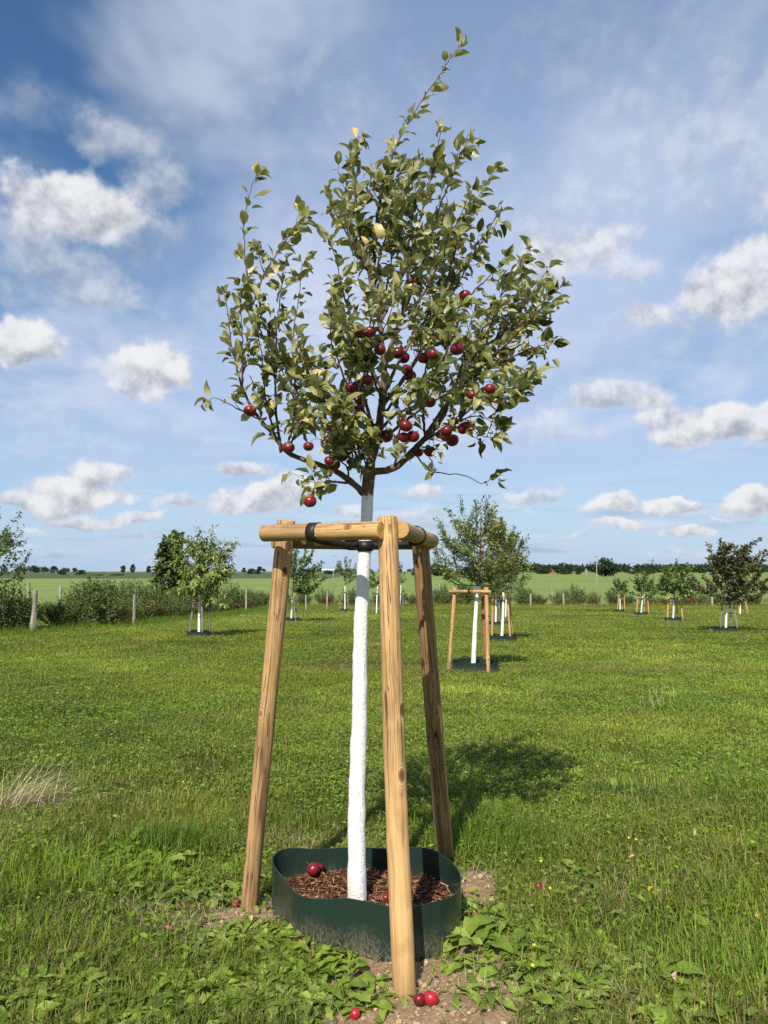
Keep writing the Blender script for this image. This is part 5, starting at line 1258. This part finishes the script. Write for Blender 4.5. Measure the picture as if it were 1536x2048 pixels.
def wmesh(k, c):
    if (k, c) not in WM: b = MB(); b.add(*WL[k], WCOL[c]); WM[(k, c)] = b.mesh('weed_leaf', M['weed'])
    return WM[(k, c)]
def rosette(px, py, n, L, label, kinds=(0, 1, 3), rise=.5, group=None):
    r = np.random.default_rng(int(px * 3 + py)); g = G(px, py); g[2] = float(ground_z(g[0], g[1])); o = empty('weed_rosette', g); a0 = r.uniform(0, 6)
    for k in range(n):
        a = a0 + k * 2.4 + r.normal(0, .2); ax = np.array([math.cos(a), math.sin(a), r.uniform(.25, 1.0) * rise * 2]); nr = np.array([-.5 * math.cos(a), -.5 * math.sin(a), 1.0]) + r.normal(0, .2, 3)
        B = basis(ax[None], nr[None])[0]; lo = link('leaf', wmesh(int(r.choice(kinds)), int(r.integers(0, 4))), o); Mx = Matrix(B.tolist()).to_4x4(); Mx.translation = Vector((math.cos(a) * .01, math.sin(a) * .01, .005)); lo.matrix_local = Mx @ Matrix.Scale(float(1.25 * L * r.uniform(.65, 1.2)), 4)
    tag(o, label, 'weed', group)
for a in [(560,1920,11,.15,'toothed leafy weed right below the dented side of the ring'),(610,1965,10,.14,'toothed weed left of the soil patch at the front stake'),(500,1880,9,.13,'broad weed at the foot of the left stake'),(440,1880,9,.14,'weed rosette between left stake and lower left grass'),(660,1930,9,.13,'weed rosette under the front of the ring'),
  (540,2000,10,.14,'weed rosette near the lower edge left of the front stake'),(660,2010,8,.11,'weed just left of the shiny red apple'),(735,1965,7,.10,'weed sprouting against the left side of the front stake foot'),(800,1990,6,.09,'small weed before the front stake foot'),(925,1885,9,.15,'tall broad-leaved weed against the right side of the ring'),
  (960,1900,8,.14,'weed right beside the tall broad-leaved one at the ring'),(915,1985,6,.11,'small weed on bare soil right of the bright apple'),(250,1700,8,.16,'upright pale weed leaves in the grass left of the left stake'),(320,1735,8,.17,'upright toothed weed nearest the left stake in the left grass'),(200,1790,8,.14,'low weed rosette in the grass at left'),
  (120,1990,9,.16,'weed rosette at the lower left corner'),(250,2020,9,.15,'weed rosette on the lower edge left of centre'),(1030,1850,8,.13,'weed rosette right of the ring in mixed grass'),(1120,1890,9,.14,'weed rosette farther right of the ring'),(1090,1960,7,.15,'smooth broad-leaved weed right of the bare soil'),
  (1310,1960,6,.15,'smooth upright leaf plant at lower right'),(1150,2010,8,.13,'weed rosette on the lower edge right of the soil'),(1230,1590,9,.22,'dark thistle-like weed in the middle right of the meadow'),(1000,1960,7,.11,'small weed at the edge of the bare soil'),(430,1960,8,.13,'weed rosette in thin grass below the left stake'),(350,2030,9,.14,'weed on the lower edge, third from the left corner'),(40,1870,8,.15,'weed rosette at the left edge')]:
    k = (2, 4) if ('smooth' in a[4] or 'broad-leaved' in a[4]) else (0, 1, 3); rosette(*a, kinds=k, rise=.75 if 'upright' in a[4] or 'tall' in a[4] else .45)

def weed_carpet():
    """leaf litter of countless small weeds filling the gaps"""
    mb = MB(); r = np.random.default_rng(77)
    for px, py, sx, sy, n in [(560,1930,.24,.16,620),(600,2000,.28,.10,560),(470,1890,.2,.12,260),(980,1870,.15,.2,160),(1080,1920,.35,.2,480),(250,1740,.3,.15,420),(950,1880,.1,.14,160),(250,2010,.5,.08,340),(1250,2000,.4,.1,260),(100,1980,.3,.1,200),(1000,1990,.2,.08,60),(400,1800,.3,.15,140),(1350,1850,.4,.3,200)]:
        g = G(px, py); c = int(n / 7) + 1; cx = r.normal(g[0], sx, c); cy = r.normal(g[1], sy, c); q = r.integers(0, c, n); x = cx[q]; y = cy[q]; k = ~inside_ring(x, y, 1.08) & (y > 1.9) & (r.random(n) > soil_f(x, y) * 1.1); x, y = x[k], y[k]; m = len(x)
        a = r.uniform(0, 6.28, m); ax = np.stack([np.cos(a), np.sin(a), r.uniform(.1, 1.1, m)], 1); nr = np.stack([-.4 * np.cos(a), -.4 * np.sin(a), np.ones(m)], 1) + r.normal(0, .25, (m, 3)); v = r.integers(0, 5, m); L = r.uniform(.06, .15, m); pos = np.stack([x, y, ground_z(x, y)], 1) + ax * .01; B = basis(ax, nr); col = WCOL[r.integers(0, 4, m)] * r.uniform(.7, 1.15, (m, 1))
        for t in range(5): s = v == t; scatter(mb, WL[t], pos[s], B[s], L[s], col[s])
    tag(link('low_weeds', mb.mesh('low_weeds', M['weed'])), 'low leafy weeds filling the thin turf round the ring', 'weeds', kind='stuff')
weed_carpet()

def straw():
    r = np.random.default_rng(31); t = [blade_template(5, .012, b) for b in (.3, .7, 1.1)]
    def clump(name, px, py, n, L0, L1, sx, sy, az, tilt, label, cols, cat='dry grass'):
        mb = MB(); g = G(px, py); x = r.normal(g[0], sx, n); y = r.normal(g[1], sy, n); z = ground_z(x, y) + r.uniform(0, .05, n); R = rotz(r.normal(az, .6, n), r.normal(tilt, .3, n)); v = r.integers(0, 3, n); L = r.uniform(L0, L1, n); col = np.asarray(cols)[r.integers(0, len(cols), n)] * r.uniform(.7, 1.2, (n, 1))
        for q in range(3): m = v == q; scatter(mb, t[q], np.stack([x, y, z], 1)[m], R[m], np.stack([np.full(m.sum(), .17), L[m], L[m]], 1), col[m])
        tag(link(name, mb.mesh(name, M['straw'], smooth=False)), label, cat, kind='stuff')
    S = [(.52, .43, .25), (.42, .34, .19), (.60, .52, .33)]
    clump('dry_grass_tuft', 40, 1612, 230, .15, .5, .13, .08, -1.2, -.75, 'tuft of dry straw-coloured grass at the left edge of the meadow', S)
    clump('dry_grass_tuft', 1305, 1415, 12, .15, .4, .2, .2, 0, -.3, 'small tuft of pale dry stalks in the middle right of the meadow', S)
    mb = MB()   # dry blades lying in the thin turf
    for px, py, sx, sy, n in [(430,1850,.4,.2,600),(580,1690,.4,.15,420),(880,1960,.35,.2,150),(950,1770,.12,.15,100),(1250,1880,.6,.35,500),(250,1960,.6,.15,380),(1150,1990,.5,.12,260),(60,1780,.4,.3,200)]:
        g = G(px, py); x = r.normal(g[0], sx, n); y = r.normal(g[1], sy, n); k = ~inside_ring(x, y, 1.03) & (y > 1.9); x, y = x[k], y[k]; m = len(x); R = rotz(r.uniform(0, 6.28, m), r.normal(-1.25, .3, m)); L = r.uniform(.03, .13, m); col = np.asarray(S)[r.integers(0, 3, m)] * r.uniform(.6, 1.1, (m, 1)); scatter(mb, t[0], np.stack([x, y, ground_z(x, y) + r.uniform(.005, .04, m)], 1), R, np.stack([np.full(m, .085), L, L], 1), col)
    tag(link('dry_grass_litter', mb.mesh('dry_grass_litter', M['straw'], smooth=False)), 'dry straw-coloured blades lying in the thin turf', 'dry grass', kind='stuff')
straw()

def litter():
    r = np.random.default_rng(41)
    for x, y, c, s, lb in [(1298,1806,(.62,.42,.05),.05,'yellow fallen leaf right of the ring'),(1512,1848,(.60,.42,.10),.045,'yellow-orange fallen leaf at the right edge'),(1147,1735,(.42,.27,.20),.05,'pinkish brown fallen leaf in the grass'),(1122,1762,(.45,.30,.20),.045,'pale brown fallen leaf just left of the pinkish one'),(1387,1690,(.45,.33,.2),.05,'brown fallen leaf in the right grass'),(1270,1733,(.50,.36,.2),.04,'small tan fallen leaf above the yellow one'),
        (985,2000,(.50,.28,.24),.06,'pink-tipped fallen leaf on the bare soil edge'),(1352,1985,(.48,.36,.22),.05,'beige fallen leaf at lower right'),(182,1855,(.5,.42,.1),.04,'yellowish fallen leaf at the lower left'),(498,1858,(.55,.45,.22),.05,'pale yellow leaf by the foot of the left stake')]:
        g = G(x, y); mb = MB(); mb.add(*LEAF_T[int(r.integers(0, 6))], c); o = link('fallen_leaf', mb.mesh('fallen_leaf', M['leaf']), loc=(g[0], g[1], float(ground_z(g[0], g[1])) + .05)); o.scale = (s,) * 3; o.rotation_euler = (r.normal(.5, .5), r.normal(0, .5), r.uniform(0, 6.28)); tag(o, lb, 'leaf', 'fallen leaves in the grass')
    fm = simple('yellow_petals', (.75, .55, .02), .6)
    for x, y, lb in [(1068,1925,'yellow flower right of the bare soil patch'),(1065,1968,'yellow flower lowest of those right of the soil'),(1082,1750,'yellow flower beside the small red apple'),(1272,1702,'yellow flower in the right grass, upper of two'),(1258,1698,'yellow flower in the right grass, left of two'),(1195,1547,'yellow flower in the middle right meadow'),(1478,1520,'yellow flower at the right edge of the meadow'),(60,1573,'yellow flower by the dry grass tuft'),(366,1580,'yellow flower left of the left stake'),(205,1425,'yellow flower far left in the meadow'),(372,1412,'yellow flower in the left meadow, right of another'),(475,1447,'yellow flower close to the left stake, high up'),(1100,1810,'yellow flower lower right of the small red apple')]:
        g = G(x, y); mb = MB(); h = .055
        for k in range(9): a = k * .698; mb.add(*bar((0, 0, 0), (.0065 * math.cos(a), .0065 * math.sin(a), .004), .0018, .0008))
        o = empty('yellow_flower', (g[0], g[1], float(ground_z(g[0], g[1])))); b = link('petals', mb.mesh('petals', fm, smooth=False), o); b.location = (0, 0, h + .015); b.rotation_euler = (.5, .2, 0); st = MB(); st.add(*tube([(0, 0, -.01), (.002, 0, h * .5), (0, 0, h + .013)], .0011, 5), (.1, .2, .03)); link('stalk', st.mesh('stalk', M['weed']), o); tag(o, lb, 'flower', 'small yellow flowers')
litter()

def clods():
    """crumbs of dry soil on the bare patches"""
    r = np.random.default_rng(61); mb = MB(); v = unit(np.array([(a, b, c) for a in (-1, 0, 1) for b in (-1, 0, 1) for c in (-1, 0, 1) if abs(a) + abs(b) + abs(c) == 1] + [(a, b, c) for a in (-1, 1) for b in (-1, 1) for c in (-1, 1)], float))
    import itertools
    bm = __import__('bmesh').new(); [bm.verts.new(p) for p in v]; __import__('bmesh').ops.convex_hull(bm, input=bm.verts); __import__('bmesh').ops.triangulate(bm, faces=bm.faces); bm.verts.index_update()
    tv = np.array([p.co[:] for p in bm.verts]); tf = np.array([[q.index for q in f.verts] for f in bm.faces]); bm.free()
    for k in range(4):
        t = tv * r.uniform(.65, 1.25, (len(tv), 1)); n = 1500; x = r.uniform(-1.0, 1.0, n); y = r.uniform(2.2, 4.6, n); sf = soil_f(x, y); kk = (r.random(n) < (sf - .35) * 1.5) & ~inside_ring(x, y, 1.02); x, y = x[kk], y[kk]; n = len(x)
        sz = np.abs(r.normal(0, .006, n)) + .0022; col = np.array([(.34, .24, .145), (.26, .175, .105), (.40, .295, .185)])[r.integers(0, 3, n)] * r.uniform(.8, 1.15, (n, 1))
        scatter(mb, (t, tf), np.stack([x, y, ground_z(x, y) + (fbm(x, y, 14, 40, 3) - .5) * .03 * soil_f(x, y) + sz * .3], 1), rotz(r.uniform(0, 6.28, n)), np.stack([sz, sz * r.uniform(.7, 1.3, n), sz * .7], 1), col)
    tag(link('soil_crumbs', mb.mesh('soil_crumbs', M['mulch'], smooth=False)), 'crumbs of dry light brown soil on the bare patches', 'soil', kind='stuff')
clods()
